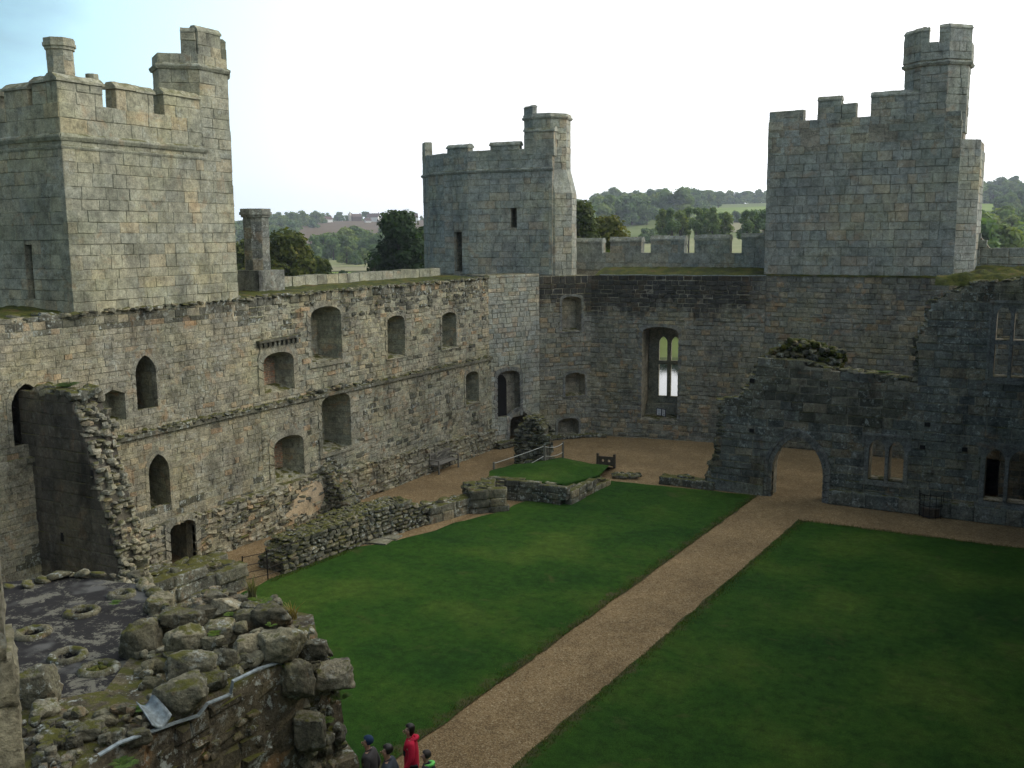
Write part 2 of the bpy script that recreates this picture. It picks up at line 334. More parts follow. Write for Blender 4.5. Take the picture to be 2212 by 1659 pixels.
def core(bm, fr, poly, holes, d1, d0, mi=0, hmi=None):
    """wall body with real openings. holes: (outline, depth or None when it goes right through, splay, material)"""
    loops = [[Vector((u, z, 0)) for u, z in poly]]+[[Vector((u, z, 0)) for u, z in h[0]] for h in holes]
    flat = [p for l in loops for p in l]; vs = [bm.verts.new(fr.p(p.x, p.y, d1)) for p in flat]; fs = []
    for t in tessellate_polygon(loops): fs.append(face(bm, [vs[i] for i in t], .5, mi))
    for f in fs:
        if f:
            f.normal_update()
            if f.normal.dot(fr.n) < 0: f.normal_flip()
    n = len(poly); bk = [bm.verts.new(fr.p(u, z, d0)) for u, z in poly]; q = []
    for i in range(n): q.append(face(bm, (vs[i], vs[(i+1) % n], bk[(i+1) % n], bk[i]), .5, mi))
    thr = [h for h in holes if h[1] is None]
    l2 = [[Vector((u, z, 0)) for u, z in poly]]+[[Vector((u, z, 0)) for u, z in scaled(h[0], h[2])] for h in thr]
    bv = bk+[bm.verts.new(fr.p(p.x, p.y, d0)) for l in l2[1:] for p in l]
    for t in tessellate_polygon(l2): q.append(face(bm, [bv[i] for i in t], .5, mi))
    k = n; kb = n
    for h in holes:
        m_ = len(h[0]); a = vs[k:k+m_]; k += m_; hm = h[3] if len(h) > 3 else mi
        if h[1] is None: b = bv[kb:kb+m_]; kb += m_
        else: b = [bm.verts.new(fr.p(u, z, -h[1])) for u, z in scaled(h[0], h[2])]
        c = Vector((0, 0, 0))
        for v in a+b: c += v.co
        c /= 2*m_
        for i in range(m_):
            f = face(bm, (a[i], a[(i+1) % m_], b[(i+1) % m_], b[i]), .5, mi)
            if f:
                f.normal_update()
                if f.normal.dot(f.calc_center_median()-c) > 0: f.normal_flip()
        if h[1] is not None:
            f = face(bm, b, .5, hm)
            if f:
                f.normal_update()
                if f.normal.dot(fr.n) < 0: f.normal_flip()
def spans(polys, z):
    xs = []
    for p in polys:
        n = len(p)
        for i in range(n):
            (u0, z0), (u1, z1) = p[i], p[(i+1) % n]
            if (z0 <= z) != (z1 <= z): xs.append(u0+(u1-u0)*(z-z0)/(z1-z0))
    xs.sort(); return [(xs[i], xs[i+1]) for i in range(0, len(xs)-1, 2)]
GAP = .003
def blk(bm, fr, u0, u1, z0, z1, d, depth, rnd, j=.012, c=.03, tone=None, mi=0):
    g = GAP; u0 += g; u1 -= g; z0 += g; z1 -= g
    if u1-u0 < .04 or z1-z0 < .03: return
    c = min(c, (u1-u0)*.3, (z1-z0)*.3); t = rnd.random() if tone is None else tone; dd = d+rnd.uniform(-j, j)*1.4
    q = [(u0, z0), (u1, z0), (u1, z1), (u0, z1)]; s = [(c, c), (-c, c), (-c, -c), (c, -c)]
    R = lambda: rnd.uniform(-j, j)
    o = [(u+R()*.8, z+R()*.8) for u, z in q]
    A = [bm.verts.new(fr.p(u+a+R(), z+b+R(), dd+R())) for (u, z), (a, b) in zip(o, s)]
    B = [bm.verts.new(fr.p(u, z, dd-c*.8)) for u, z in o]; C = [bm.verts.new(fr.p(u, z, dd-depth)) for u, z in o]
    fl = fr.flip
    def F(*v): face(bm, v[::-1] if fl else v, t, mi)
    F(*A)
    for i in range(4):
        k = (i+1) % 4; F(B[i], B[k], A[k], A[i]); F(C[i], C[k], B[k], B[i])
def masonry(bm, fr, poly, holes, bh, bw, d=0., depth=.22, j=.012, c=.03, seed=1, mi=0, tonef=None, skip=0.):
    rnd = random.Random(seed); zs = [p[1] for p in poly]; z = min(zs); zt = max(zs)
    while z < zt-.03:
        h = bh*rnd.uniform(.78, 1.25)
        if zt-z-h < bh*.5: h = zt-z
        for a, b in spans([poly]+holes, z+h*.5):
            u = a
            while u < b-.02:
                w_ = bw*rnd.uniform(.55, 1.55)
                if b-u-w_ < bw*.4: w_ = b-u
                if not (skip and rnd.random() < skip):
                    t = rnd.random(); t = tonef(u+w_/2, z+h/2, t) if tonef else t; m_ = mi
                    if isinstance(t, tuple): t, m_ = t
                    if j > .02 and h > .2 and rnd.random() < .3:
                        k = rnd.uniform(.4, .6); blk(bm, fr, u, u+w_, z, z+h*k, d, depth, rnd, j, c, t, m_)
                        blk(bm, fr, u, u+w_, z+h*k, z+h, d, depth, rnd, j, c, rnd.random(), m_)
                    else: blk(bm, fr, u, u+w_, z, z+h, d, depth, rnd, j, c, t, m_)
                u += w_
        z += h
def ring(bm, fr, pts, wd, d1, d0, seed=0, jamb=True, sill=0.):
    """dressed stones round an opening: voussoirs and jamb blocks"""
    rnd = random.Random(seed); g = grow(pts, wd, 0); n = len(pts); edges = list(range(1, n))
    for i in edges:
        a, b = pts[i], pts[(i+1) % n]; ga, gb = g[i], g[(i+1) % n]
        L = math.hypot(b[0]-a[0], b[1]-a[1]); k = max(1, round(L/.33))
        for q in range(k):
            t0, t1 = q/k+.015, (q+1)/k-.015
            l = lambda p, r, t: (p[0]+(r[0]-p[0])*t, p[1]+(r[1]-p[1])*t)
            dd = d1+rnd.uniform(-.006, .006)
            prism(bm, fr, [l(a, b, t0), l(a, b, t1), l(ga, gb, t1), l(ga, gb, t0)], d0, dd, rnd.random())
    if sill:
        us = [p[0] for p in pts]; z0 = min(p[1] for p in pts)
        prism(bm, fr, [(min(us)-wd, z0-sill), (max(us)+wd, z0-sill), (max(us)+wd, z0-.004), (min(us)-wd, z0-.004)], d0, d1+.04, .6)
# rounded irregular stones
_cube = []
for a in range(6):
    pass
def blob(bm, c, s, rnd, rz=0., tilt=0., n=3, sq=.55, rough=.10, tone=None, mi=0, tx=0., cut=True):
    """rounded boulder: a cube grid pushed part way to a sphere and roughened"""
    rot = Matrix.Rotation(rz, 3, 'Z') @ Matrix.Rotation(tilt, 3, 'Y') @ Matrix.Rotation(tx, 3, 'X')
    off = Vector((rnd.uniform(-50, 50), rnd.uniform(-50, 50), rnd.uniform(-50, 50))); vd = {}
    t = rnd.random() if tone is None else tone; c = Vector(c)
    def V(i, j, k):
        key = (i, j, k)
        if key not in vd:
            p = Vector((i/n*2-1, j/n*2-1, k/n*2-1)); sp = p.normalized()
            q = p.lerp(sp*1.15, 1-sq); q *= 1+rough*(noise.noise(sp*1.3+off)*1.6+noise.noise(sp*3.5+off)*.7)
            for nn, dd in cuts:
                e = q.dot(nn)-dd
                if e > 0: q -= nn*e*.92
            if n > 5: q *= 1+(.07*noise.noise(sp*3.8+off)+.05*noise.noise(sp*9+off)+.03*noise.noise(sp*19+off) if cut else .035*noise.noise(sp*8+off)+.02*noise.noise(sp*17+off))
            vd[key] = bm.verts.new(rot @ Vector((q.x*s[0]/2, q.y*s[1]/2, q.z*s[2]/2)) + c)
        return vd[key]
    cuts = []
    if cut:
        for q in range(9 if n < 6 else 5): cuts.append((Vector((rnd.gauss(0, 1), rnd.gauss(0, 1), rnd.gauss(0, .9))).normalized(), rnd.uniform(.66 if n < 6 else .78, 1.0)))
    for i in range(n):
        for j in range(n):
            for q in ([(i, j, 0), (i, j+1, 0), (i+1, j+1, 0), (i+1, j, 0)], [(i, j, n), (i+1, j, n), (i+1, j+1, n), (i, j+1, n)],
                      [(i, 0, j), (i+1, 0, j), (i+1, 0, j+1), (i, 0, j+1)], [(i, n, j), (i, n, j+1), (i+1, n, j+1), (i+1, n, j)],
                      [(0, i, j), (0, i, j+1), (0, i+1, j+1), (0, i+1, j)], [(n, i, j), (n, i+1, j), (n, i+1, j+1), (n, i, j+1)]):
                f = face(bm, [V(*k) for k in q], t, mi)
                if f: f.smooth = n > 5
def stone_row(bm, a, b, w_, sz, rnd, layers=1, hz=.6, jit=.3, mi=0, n=3, zf=None):
    """a band of loose stones from a to b (3d), spread w_ across"""
    a = Vector(a); b = Vector(b); L = (b-a).length; t = (b-a)/L; s = Vector((-t.y, t.x, 0)).normalized(); x = 0
    while x < L:
        q = sz*rnd.uniform(.55, 1.4); k = max(1, int(w_/sz+.5))
        for m_ in range(k):
            y = ((m_+.5)/k-.5)*w_+rnd.uniform(-jit, jit)*sz
            p = a+t*(x+rnd.uniform(-jit, jit)*sz)+s*y
            if zf: p.z += zf(x/L)
            p.z += rnd.uniform(-.25, .25)*sz*hz
            ss = sz*rnd.uniform(.6, 1.35)
            blob(bm, p, (ss*rnd.uniform(.9, 1.5), ss*rnd.uniform(.8, 1.2), ss*hz*rnd.uniform(.6, 1.2)), rnd, rnd.uniform(-.5, .5)+math.atan2(t.y, t.x), rnd.uniform(-.2, .2), n=n, sq=.6, rough=.14, mi=mi)
        x += q
def low_wall(name, pts, w_, hf, sz, label, cat, seed, mat=('rubble', 'dark'), top=True, big=False, parent=None):
    """ruined wall along a polyline: hf(t) is its height; rubble core with real stones on faces and top"""
    rnd = random.Random(seed); bm = newbm(); pts = [Vector((p[0], p[1])) for p in pts]
    Ls = [(b-a).length for a, b in zip(pts, pts[1:])]; T = sum(Ls); x0 = 0
    for a, b, L in zip(pts, pts[1:], Ls):
        f = seg(a, b); n = max(2, int(L/.4)); outline = [(L*i/n, max(.05, hf((x0+L*i/n)/T)-.06)) for i in range(n+1)]
        prism(bm, f, [(0, -.5)]+[(L, -.5)]+outline[::-1], -w_/2+.05, w_/2-.05, .4, 0)
        for side in (1, -1):
            z = 0; zc = 0
            while zc < 3:
                h = sz*(.62 if not big else .75)*rnd.uniform(.8, 1.25); x = -.1; any_ = False
                while x < L:
                    ww = sz*rnd.uniform(.7, 1.7)*(1.25 if big else 1.)
                    if zc+h*.7 < hf((x0+min(max(x+ww/2, 0), L))/T):
                        any_ = True
                        p = f.p(x+ww/2, zc+h/2, side*(w_/2-.02+rnd.uniform(-.03, .04)))
                        blob(bm, p, (ww*1.02, sz*.8, h*1.05), rnd, math.atan2(f.u.y, f.u.x)+rnd.uniform(-.06, .06), rnd.uniform(-.05, .05), n=6 if big else 3, sq=.90 if big else .82, rough=.05 if big else .10, mi=1, cut=not big)
                    x += ww
                zc += h
                if not any_: break
        if top:
            a3 = f.p(0, 0, 0); b3 = f.p(L, 0, 0)
            stone_row(bm, a3, b3, w_*.95, sz*.62, rnd, hz=.55, mi=1, n=3, zf=lambda t, x0=x0, L=L: hf((x0+t*L)/T)-.04)
        x0 += L
    o = build(name, bm, [M[mat[0]], M[mat[1]]], parent)
    if parent is None: tag(o, label, cat)
    return o
# ------------------------------------------------------------------ ground
def sheet(name, pts, z, m, kind='structure', wob=0., seed=0, step=.35):
    rnd = random.Random(seed); out = []
    n = len(pts)
    for i in range(n):
        a = Vector(pts[i]); b = Vector(pts[(i+1) % n]); L = (b-a).length; k = max(1, int(L/step)) if wob else 1
        for q in range(k):
            p = a.lerp(b, q/k)
            if wob: p += Vector((noise.noise((p.x*1.3, p.y*1.3, seed)), noise.noise((p.x*1.3, p.y*1.3, seed+9))))*wob + Vector((noise.noise((p.x*6, p.y*6, seed)), noise.noise((p.x*6, p.y*6, seed+9))))*wob*.5
            out.append(p)
    bm = newbm(); vs = [bm.verts.new((p.x, p.y, z)) for p in out]
    for t in tessellate_polygon([[Vector((p.x, p.y, 0)) for p in out]]): face(bm, [vs[i] for i in t])
    for f in bm.faces:
        f.normal_update()
        if f.normal.z < 0: f.normal_flip()
    return tag(build(name, bm, m), kind=kind)
sheet('courtyard_ground', [(-27, -12), (24, -12), (24, 52), (-27, 52)], 0, M['gravel'])
sheet('lawn', [(-21.6, 19.5), (-21.78, 22.6), (-21.42, 26.6), (-20.75, 27.5), (-20.25, 29.6), (-19.95, 30.6), (-19.1, 33), (-18.9, 35.8), (-17.8, 37.6), (-17.2, 39.6), (-12.8, 40.0), (-10.62, 40.15), (-11.65, 16.8), (-12.1, 4), (-12.1, -6), (-21.35, -6)], .03, M['grass'], wob=.10, seed=3)
sheet('lawn', [(-8.25, 37.35), (12, 37.55), (18, 37.6), (18, -8), (-10.1, -8), (-9.35, 16.5)], .03, M['grass'], wob=.12, seed=5)
def earth_edges():
    pass
# the grass mound above the little retaining wall
MZ = .8
mf = [onz(1056, 1033, MZ), onz(1100, 1036, MZ), onz(1161, 1041, MZ), onz(1214, 1047, MZ), onz(1250, 1038, MZ-.12), onz(1296, 1026, MZ-.3)]
mb = [onz(1332, 1008, .05), onz(1275, 1002, .05), onz(1212, 988, .05), onz(1160, 1000, .05), onz(1110, 1012, .05), onz(1058, 1024, .3)]
def mound():
    bm = newbm(); n = 30; m_ = 16; g = []
    def lerpl(L, t):
        x = t*(len(L)-1); i = min(int(x), len(L)-2); return L[i].lerp(L[i+1], x-i)
    mbr = mb[::-1]
    for i in range(n+1):
        r = []
        for j in range(m_+1):
            a = lerpl(mf, i/n); b = lerpl(mbr, i/n); t = j/m_; p = a.lerp(b, t)
            k = 1-max(0, (t-.45)/.55)**1.5
            p.z = .02+(a.z-.02)*k + (b.z-.02)*(1-k)+.05*noise.noise((p.x*1.2, p.y*1.2, 3))
            r.append(bm.verts.new(p))
        g.append(r)
    for i in range(n):
        for j in range(m_):
            f = face(bm, (g[i][j], g[i+1][j], g[i+1][j+1], g[i][j+1])); f.smooth = True
    rim = [r[0] for r in g]; lo = [bm.verts.new((v.co.x, v.co.y, -.2)) for v in rim]
    for i in range(n): face(bm, (rim[i], lo[i], lo[i+1], rim[i+1]))
    tag(build('grass_mound', bm, M['grass'], recalc=True), kind='structure')
mound()
# ------------------------------------------------------------------ left curtain wall
def octa(c, r, a0, n=8): return [(c[0]+r*math.cos(R_(a0+360/n*k)), c[1]+r*math.sin(R_(a0+360/n*k))) for k in range(n)]
def body(bm, poly, z0, z1, mi=0, inset=.055):
    """closed prism core on a plan polygon (counter-clockwise), pulled in by inset"""
    c = Vector((sum(p[0] for p in poly)/len(poly), sum(p[1] for p in poly)/len(poly))); q = []
    for p in poly:
        v = Vector(p)-c; q.append(c+v*(1-inset/v.length*1.1))
    a = [bm.verts.new((p.x, p.y, z0)) for p in q]; b = [bm.verts.new((p.x, p.y, z1)) for p in q]; fs = [face(bm, a[::-1], .5, mi), face(bm, b, .5, mi)]
    for i in range(len(q)): fs.append(face(bm, (a[i], a[(i+1) % len(q)], b[(i+1) % len(q)], b[i]), .5, mi))
    bmesh.ops.recalc_face_normals(bm, faces=[f for f in fs if f])
def clad(bm, poly, z0, z1, bh, bw, seed, mi=1, closed=True, tops=None, holes=None, j=.008, c=.014, skipf=(), depth=.2):
    n = len(poly)
    for i in range(n if closed else n-1):
        if i in skipf: continue
        f = seg(poly[i], poly[(i+1) % n]); h = (holes or {}).get(i, [])
        masonry(bm, f, [(0, z0), (f.L, z0), (f.L, (tops or {}).get(i, z1)), (0, (tops or {}).get(i, z1))], h, bh, bw, 0, depth, j, c, seed*31+i, mi)
def band(bm, poly, z, h, out, mi=0, closed=True, slope=True, skipf=()):
    """projecting string course round a plan polygon"""
    n = len(poly)
    c = Vector((sum(p[0] for p in poly)/n, sum(p[1] for p in poly)/n)) if closed else None
    for i in range(n if closed else n-1):
        if i in skipf: continue
        f = seg(poly[i], poly[(i+1) % n]); e = out*.6
        prof = [(-.15, z), (out*.45, z), (out, z+h*.45), (out, z+h*.7), (-.0, z+h), (-.15, z+h)]
        a = [bm.verts.new(f.p(-e if d > 0 else 0, q, d)) for d, q in prof]; b = [bm.verts.new(f.p(f.L+(e if d > 0 else 0), q, d)) for d, q in prof]
        fs = [face(bm, a, .6, mi), face(bm, b[::-1], .6, mi)]
        for k in range(len(prof)): fs.append(face(bm, (a[k], b[k], b[(k+1) % len(prof)], a[(k+1) % len(prof)]), .6, mi))
        bmesh.ops.recalc_face_normals(bm, faces=[q for q in fs if q])
def merlon(parent, fr, u0, u1, z0, z1, th, mat, seed, cop=.2, lip=.05, d=0., name='merlon'):
    """battlement block with a sloped coping, front on frame fr"""
    bm = newbm(); rnd = random.Random(seed)
    prism(bm, fr, [(u0+.02, z0), (u1-.02, z0), (u1-.02, z1-cop), (u0+.02, z1-cop)], d-th+.02, d-.02, .5, 0)
    masonry(bm, fr, [(u0, z0), (u1, z0), (u1, z1-cop), (u0, z1-cop)], [], .38, .55, d, min(.2, th*.45), .010, .02, seed, 0)
    bk = Fr(fr.p(u1, 0, d-th), -fr.u); masonry(bm, bk, [(0, z0), (u1-u0, z0), (u1-u0, z1-cop), (0, z1-cop)], [], .38, .55, 0, min(.2, th*.45), .010, .02, seed+1, 0)
    n = max(1, round((u1-u0)/.8)); L = (u1-u0+2*lip)/n
    for i in range(n):
        a = u0-lip+i*L+.006; b = a+L-.012; zz = z1-cop; j = rnd.uniform(-.012, .012); N_ = 5; rows = []
        for k in range(N_+1):
            u = a+(b-a)*k/N_; e = rnd.uniform(-.012, .012)
            rows.append([bm.verts.new(fr.p(u, zz+q+e*(1 if q > .05 else .3)+j, dd)) for dd, q in ((d+lip, 0), (d+lip, cop*.34), (d-th*.28, cop+.02), (d-th*.72, cop+.02), (d-th-lip, cop*.34), (d-th-lip, 0))])
        t = rnd.uniform(.1, .7); fs = [face(bm, rows[0], t, 0), face(bm, rows[-1][::-1], t, 0)]
        for r0, r1 in zip(rows, rows[1:]):
            for k in range(6): fs.append(face(bm, (r0[k], r0[(k+1) % 6], r1[(k+1) % 6], r1[k]), t, 0))
        bmesh.ops.recalc_face_normals(bm, faces=[q for q in fs if q])
    return build(name, bm, mat, parent)

LW = empty('curtain_wall', (-25.6, 30, 0), 'long pale rubble wall of blocked windows and two mossy ledges running along the left of the courtyard', 'castle wall')
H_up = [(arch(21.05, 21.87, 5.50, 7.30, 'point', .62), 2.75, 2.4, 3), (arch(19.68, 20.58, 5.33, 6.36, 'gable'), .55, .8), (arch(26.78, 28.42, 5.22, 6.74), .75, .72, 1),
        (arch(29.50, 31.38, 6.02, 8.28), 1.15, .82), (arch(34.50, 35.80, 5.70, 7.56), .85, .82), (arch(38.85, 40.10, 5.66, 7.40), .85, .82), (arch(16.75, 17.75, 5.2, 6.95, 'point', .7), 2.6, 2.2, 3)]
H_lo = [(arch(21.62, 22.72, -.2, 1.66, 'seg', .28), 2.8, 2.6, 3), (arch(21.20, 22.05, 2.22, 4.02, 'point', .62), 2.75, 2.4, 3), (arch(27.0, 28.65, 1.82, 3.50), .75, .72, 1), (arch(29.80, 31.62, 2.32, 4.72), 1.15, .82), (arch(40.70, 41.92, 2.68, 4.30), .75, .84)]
H_ba = [(arch(21.62, 22.72, -.2, 1.66, 'seg', .28), None, 1.)]
bm = newbm()
YE = 43.25
def zt(u): return 8.78+.05*math.sin(u*1.3)
P_up = [(8, 4.80), (YE, 4.80), (YE, 8.86), (26.2, 8.82), (8, 8.72)]
P_lo = [(8, -.6), (YE, -.6), (YE, 4.84), (8, 4.84)]
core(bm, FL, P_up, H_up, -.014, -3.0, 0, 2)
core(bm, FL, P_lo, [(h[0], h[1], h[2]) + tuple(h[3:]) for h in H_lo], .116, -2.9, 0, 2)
BA = [(17.4, -.6), (30.2, -.6), (30.2, 1.35), (28.9, 1.72), (25, 1.72), (23.6, 1.58), (21, 1.66), (17.4, 1.7)]
core(bm, FL, BA, H_ba, .42, .0, 4, 4)
for f in bm.faces:            # recess backs of the two hearths and the doorway behind the thicker base
    pass
for f in list(bm.faces):
    if f.material_index == 1: f.material_index = 2
TL = lambda u, z, t: t
gu = [grow(h[0], .06, .02) for h in H_up]; gl_ = [grow(h[0], .06, .02) for h in H_lo[1:]]
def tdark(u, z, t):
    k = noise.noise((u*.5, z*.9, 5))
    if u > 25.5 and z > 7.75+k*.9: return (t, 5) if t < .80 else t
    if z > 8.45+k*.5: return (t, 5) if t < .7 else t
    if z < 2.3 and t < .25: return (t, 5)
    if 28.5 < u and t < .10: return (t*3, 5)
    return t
Lz = lambda a, b, z0, z1: [(a, z0), (b, z0), (b, z1), (a, z1)]
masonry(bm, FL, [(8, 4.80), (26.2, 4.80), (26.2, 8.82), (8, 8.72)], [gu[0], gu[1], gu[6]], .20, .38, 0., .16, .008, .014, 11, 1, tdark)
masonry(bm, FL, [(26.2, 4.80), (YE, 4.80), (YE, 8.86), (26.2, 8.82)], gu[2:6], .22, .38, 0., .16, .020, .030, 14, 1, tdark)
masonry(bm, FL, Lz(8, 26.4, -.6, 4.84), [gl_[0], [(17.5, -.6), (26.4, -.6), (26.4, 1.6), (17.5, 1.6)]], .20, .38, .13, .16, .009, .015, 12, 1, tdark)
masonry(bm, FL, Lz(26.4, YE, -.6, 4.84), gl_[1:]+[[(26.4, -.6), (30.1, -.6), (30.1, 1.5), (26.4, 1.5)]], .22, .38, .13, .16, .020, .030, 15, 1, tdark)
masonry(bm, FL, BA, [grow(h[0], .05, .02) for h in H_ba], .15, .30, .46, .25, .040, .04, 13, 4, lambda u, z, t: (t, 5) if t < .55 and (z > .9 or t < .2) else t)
build('wall', bm, [M['core'], M['left'], M['hearth'], M['recess_shade'], M['left'], M['dark']], LW)
FLw = Fr((-25.6, 0), (0, 1), (1, 0))
# ledges of loose mossy stones where the upper floors rested, and the broken wall head
rnd = random.Random(4)
bm = newbm()
prism(bm, FL, [(17, 4.70), (YE, 4.70), (YE, 4.83), (17, 4.83)], -.05, .24, .4)
for (a, b, w_, s) in ((19.0, 29.4, .34, .22), (31.9, YE, .30, .20)):
    stone_row(bm, FL.p(a, 4.86, .10), FL.p(b, 4.86, .10), w_, s, rnd, hz=.55, n=2)
stone_row(bm, FL.p(29.2, 4.95, .10), FL.p(32.0, 4.95, .10), .3, .24, rnd, hz=.6)
build('ledge', bm, M['dark'], LW)
bm = newbm()
stone_row(bm, FL.p(17.5, 1.72, .26), FL.p(30.2, 1.5, .26), .5, .22, rnd, hz=.55)
prism(bm, FL, [(30.2, -.5), (YE, -.5), (YE, .9), (38, 1.25), (30.2, 1.5)], .0, .30, .3)
masonry(bm, FL, [(30.2, -.3), (YE, -.3), (YE, .9), (38, 1.25), (30.2, 1.5)], [], .17, .34, .36, .25, .045, .05, 17, 0)
stone_row(bm, FL.p(30.2, 1.50, .22), FL.p(38, 1.28, .22), .36, .2, rnd, hz=.5)
stone_row(bm, FL.p(38, 1.28, .22), FL.p(YE, .95, .22), .36, .2, rnd, hz=.5)
build('base_ledge', bm, M['left'], LW)
bm = newbm()
stone_row(bm, FL.p(14, 8.72, -.35), FL.p(19.1, 8.75, -.35), .9, .30, rnd, hz=.6)
stone_row(bm, FL.p(19.0, 8.80, -.02), FL.p(25.9, 8.84, -.02), .30, .24, rnd, hz=.45)
stone_row(bm, FL.p(25.8, 8.84, -.2), FL.p(YE, 8.88, -.2), .7, .22, rnd, hz=.55)
for u, z in [(u, z) for u in [29+i*.37 for i in range(38)] for z in (8.45, 8.15, 7.85)]:
    if rnd.random() < .42 and not any(min(p[0] for p in h[0])-.25 < u < max(p[0] for p in h[0])+.25 and z < max(p[1] for p in h[0])+.15 for h in H_up):
        blob(bm, FL.p(u+rnd.uniform(-.1, .1), z, -.04), (.34, .2, .2), rnd, math.pi/2, n=2, sq=.8, tone=rnd.uniform(0, .3))
build('wall_head', bm, M['dark'], LW)
# mossy top and the low parapet of squared stones along the outer edge
bm = newbm(); rnd = random.Random(8)
u = 27.7
while u < 41.9:
    w_ = rnd.uniform(.55, .95); box(bm, (-28.35, u+w_/2, 9.18+rnd.uniform(-.02, .02)), (.5, w_-.03, .42), rnd.uniform(-.02, .02), rnd.random(), 0, .015, rnd); u += w_
build('parapet', bm, M['tower'], LW)
# dressed surrounds, hearths, shelf
def surround(parent, fr, h, wd=.16, d=.045, nm='window_surround', m='frame', seed=0, sill=.0, lab=None):
    bm = newbm(); ring(bm, fr, h, wd, d, d-.2, seed, sill=sill); o = build(nm, bm, M[m], parent)
    if lab: o['label'] = lab
    return o
surround(LW, FL, H_up[0][0], .13, .01, 'doorway_surround', seed=1)
surround(LW, FL, H_lo[1][0], .13, .14, 'doorway_surround', seed=2)
surround(LW, FL, H_ba[0][0], .20, .49, 'doorway_surround', seed=3)
surround(LW, FL, H_up[1][0], .10, .03, 'niche_surround', seed=4)
surround(LW, FL, H_up[2][0], .26, .03, 'fireplace_surround', seed=5, lab='upper fireplace surround of pale stone with reddened hearth')
surround(LW, FL, H_lo[2][0], .26, .16, 'fireplace_surround', seed=6, lab='lower fireplace surround of pale stone')
surround(LW, FL, H_up[3][0], .20, .02, seed=7, sill=.12)
surround(LW, FL, H_lo[3][0], .20, .15, seed=8, sill=.10)
surround(LW, FL, H_up[4][0], .14, .02, seed=9, sill=.06)
surround(LW, FL, H_up[5][0], .14, .02, seed=10, sill=.06)
surround(LW, FL, H_lo[4][0], .14, .15, seed=11, sill=.06)
surround(LW, FL, H_up[6][0], .14, .02, seed=12)
bm = newbm()                                      # dark corbel strip above the hearth
prism(bm, FL, [(26.5, 7.16), (28.75, 7.22), (28.75, 7.32), (26.5, 7.26)], -.05, .16, .1)
for i in range(9): prism(bm, FL, [(26.55+i*.25, 7.0), (26.67+i*.25, 7.0), (26.67+i*.25, 7.18), (26.55+i*.25, 7.18)], -.05, .11, .1)
build('corbel_course', bm, M['dark'], LW)
# plaster patch and the broken spur sticking out of the wall foot
bm = newbm(); pl = [(27.1, .55), (27.5, .25), (28.0, .42), (28.5, .2), (29.1, .35), (29.4, .8), (29.25, 1.3), (29.0, 1.58), (28.6, 1.42), (28.3, 1.55), (28.0, 1.35), (27.75, 1.4), (27.8, 1.1), (27.5, 1.0), (27.45, .75)]
prism(bm, FL, pl, .40, .485, .6); build('plaster_patch', bm, M['plaster'], LW)
low_wall('wall_spur', [(-25.35, 29.95), (-24.1, 30.25)], .95, lambda t: 2.0-1.75*t, .26, '', '', 21, parent=LW)
# ------------------------------------------------------------------ dark cross wall at the left
CW = Fr((0, 17.2), (1, 0)); bm = newbm()
cp = [(-25.9, -.6), (-21.6, -.6), (-21.8, .6), (-22.1, 1.6), (-22.25, 2.6), (-22.5, 3.3), (-22.75, 4.2), (-23.0, 5.0), (-23.2, 5.9), (-23.5, 6.3), (-23.7, 6.75), (-25.9, 6.7)]
prism(bm, CW, cp, -.95, 0, .5, 0)
masonry(bm, CW, cp, [], .3, .5, .02, .15, .006, .02, 41, 0)
rnd = random.Random(9)
for (a, b) in zip(cp[1:10], cp[2:11]):
    L = math.hypot(b[0]-a[0], b[1]-a[1]); k = max(3, int(L/.11))
    for i in range(k):
        t = i/k
        for dd in (-.12, -.38, -.64, -.88):
            if rnd.random() < .9: blob(bm, CW.p(a[0]+(b[0]-a[0])*t+rnd.uniform(-.10, .10), a[1]+(b[1]-a[1])*t, dd+rnd.uniform(-.06, .06)), (.30*rnd.uniform(.6, 1.4), .24, .13*rnd.uniform(.7, 1.5)), rnd, rnd.uniform(-.2, .2), n=2, sq=.82, rough=.1, mi=1)
for i in range(34):
    blob(bm, CW.p(rnd.uniform(-25.6, -23.4), 6.75, rnd.uniform(-.9, -.05)), (.4, .35, .3*rnd.uniform(.6, 1.3)), rnd, rnd.uniform(0, 3), n=2, mi=2)
for u, z in ((-24.4, 2.6), (-22.9, 4.6), (-22.9, 1.9), (-24.9, .9), (-22.4, 1.0)):
    box(bm, CW.p(u, z, .015), (.12, .02, .26), 0, 0, 3)
tag(build('cross_wall', bm, [M['cross'], M['left'], M['dark'], M['black']]), 'tall dark broken cross wall with a mossy top and ragged stone end at the far left', 'ruined wall')
# ------------------------------------------------------------------ square tower on the left
LT = empty('square_tower', (-28.5, 22, 8.8), 'square pale ashlar tower at the upper left with battlements, chimney and stair turret', 'tower')
lt = [(-25.6, 19.0), (-25.6, 25.72), (-25.9, 26.0), (-32, 26.0), (-32, 19.0)]
bm = newbm(); body(bm, [(-25.6, 20.2), (-25.6, 25.72), (-25.9, 26.0), (-32, 26.0), (-32, 20.2)], 8.6, 14.9, 0)
slit = arch(32-27.72, 32-27.36, 9.2, 10.85, 'rect')
clad(bm, lt[:4], 8.72, 13.9, .37, .58, 51, 1, closed=False)
fs = Fr((-32, 19.0), (1, 0)); masonry(bm, fs, [(0, 8.72), (6.4, 8.72), (6.4, 13.9), (0, 13.9)], [grow(slit, .0)], .37, .58, 0, .2, .008, .014, 52, 1)
core(bm, fs, [(0, 8.6), (6.37, 8.6), (6.37, 14.9), (0, 14.9)], [(slit, 1.1, 1.4)], -.03, -1.3)
lp = [(-25.6, 19.0), (-25.6, 24.42)]
clad(bm, lp, 14.06, 14.95, .37, .62, 53, 1, closed=False)
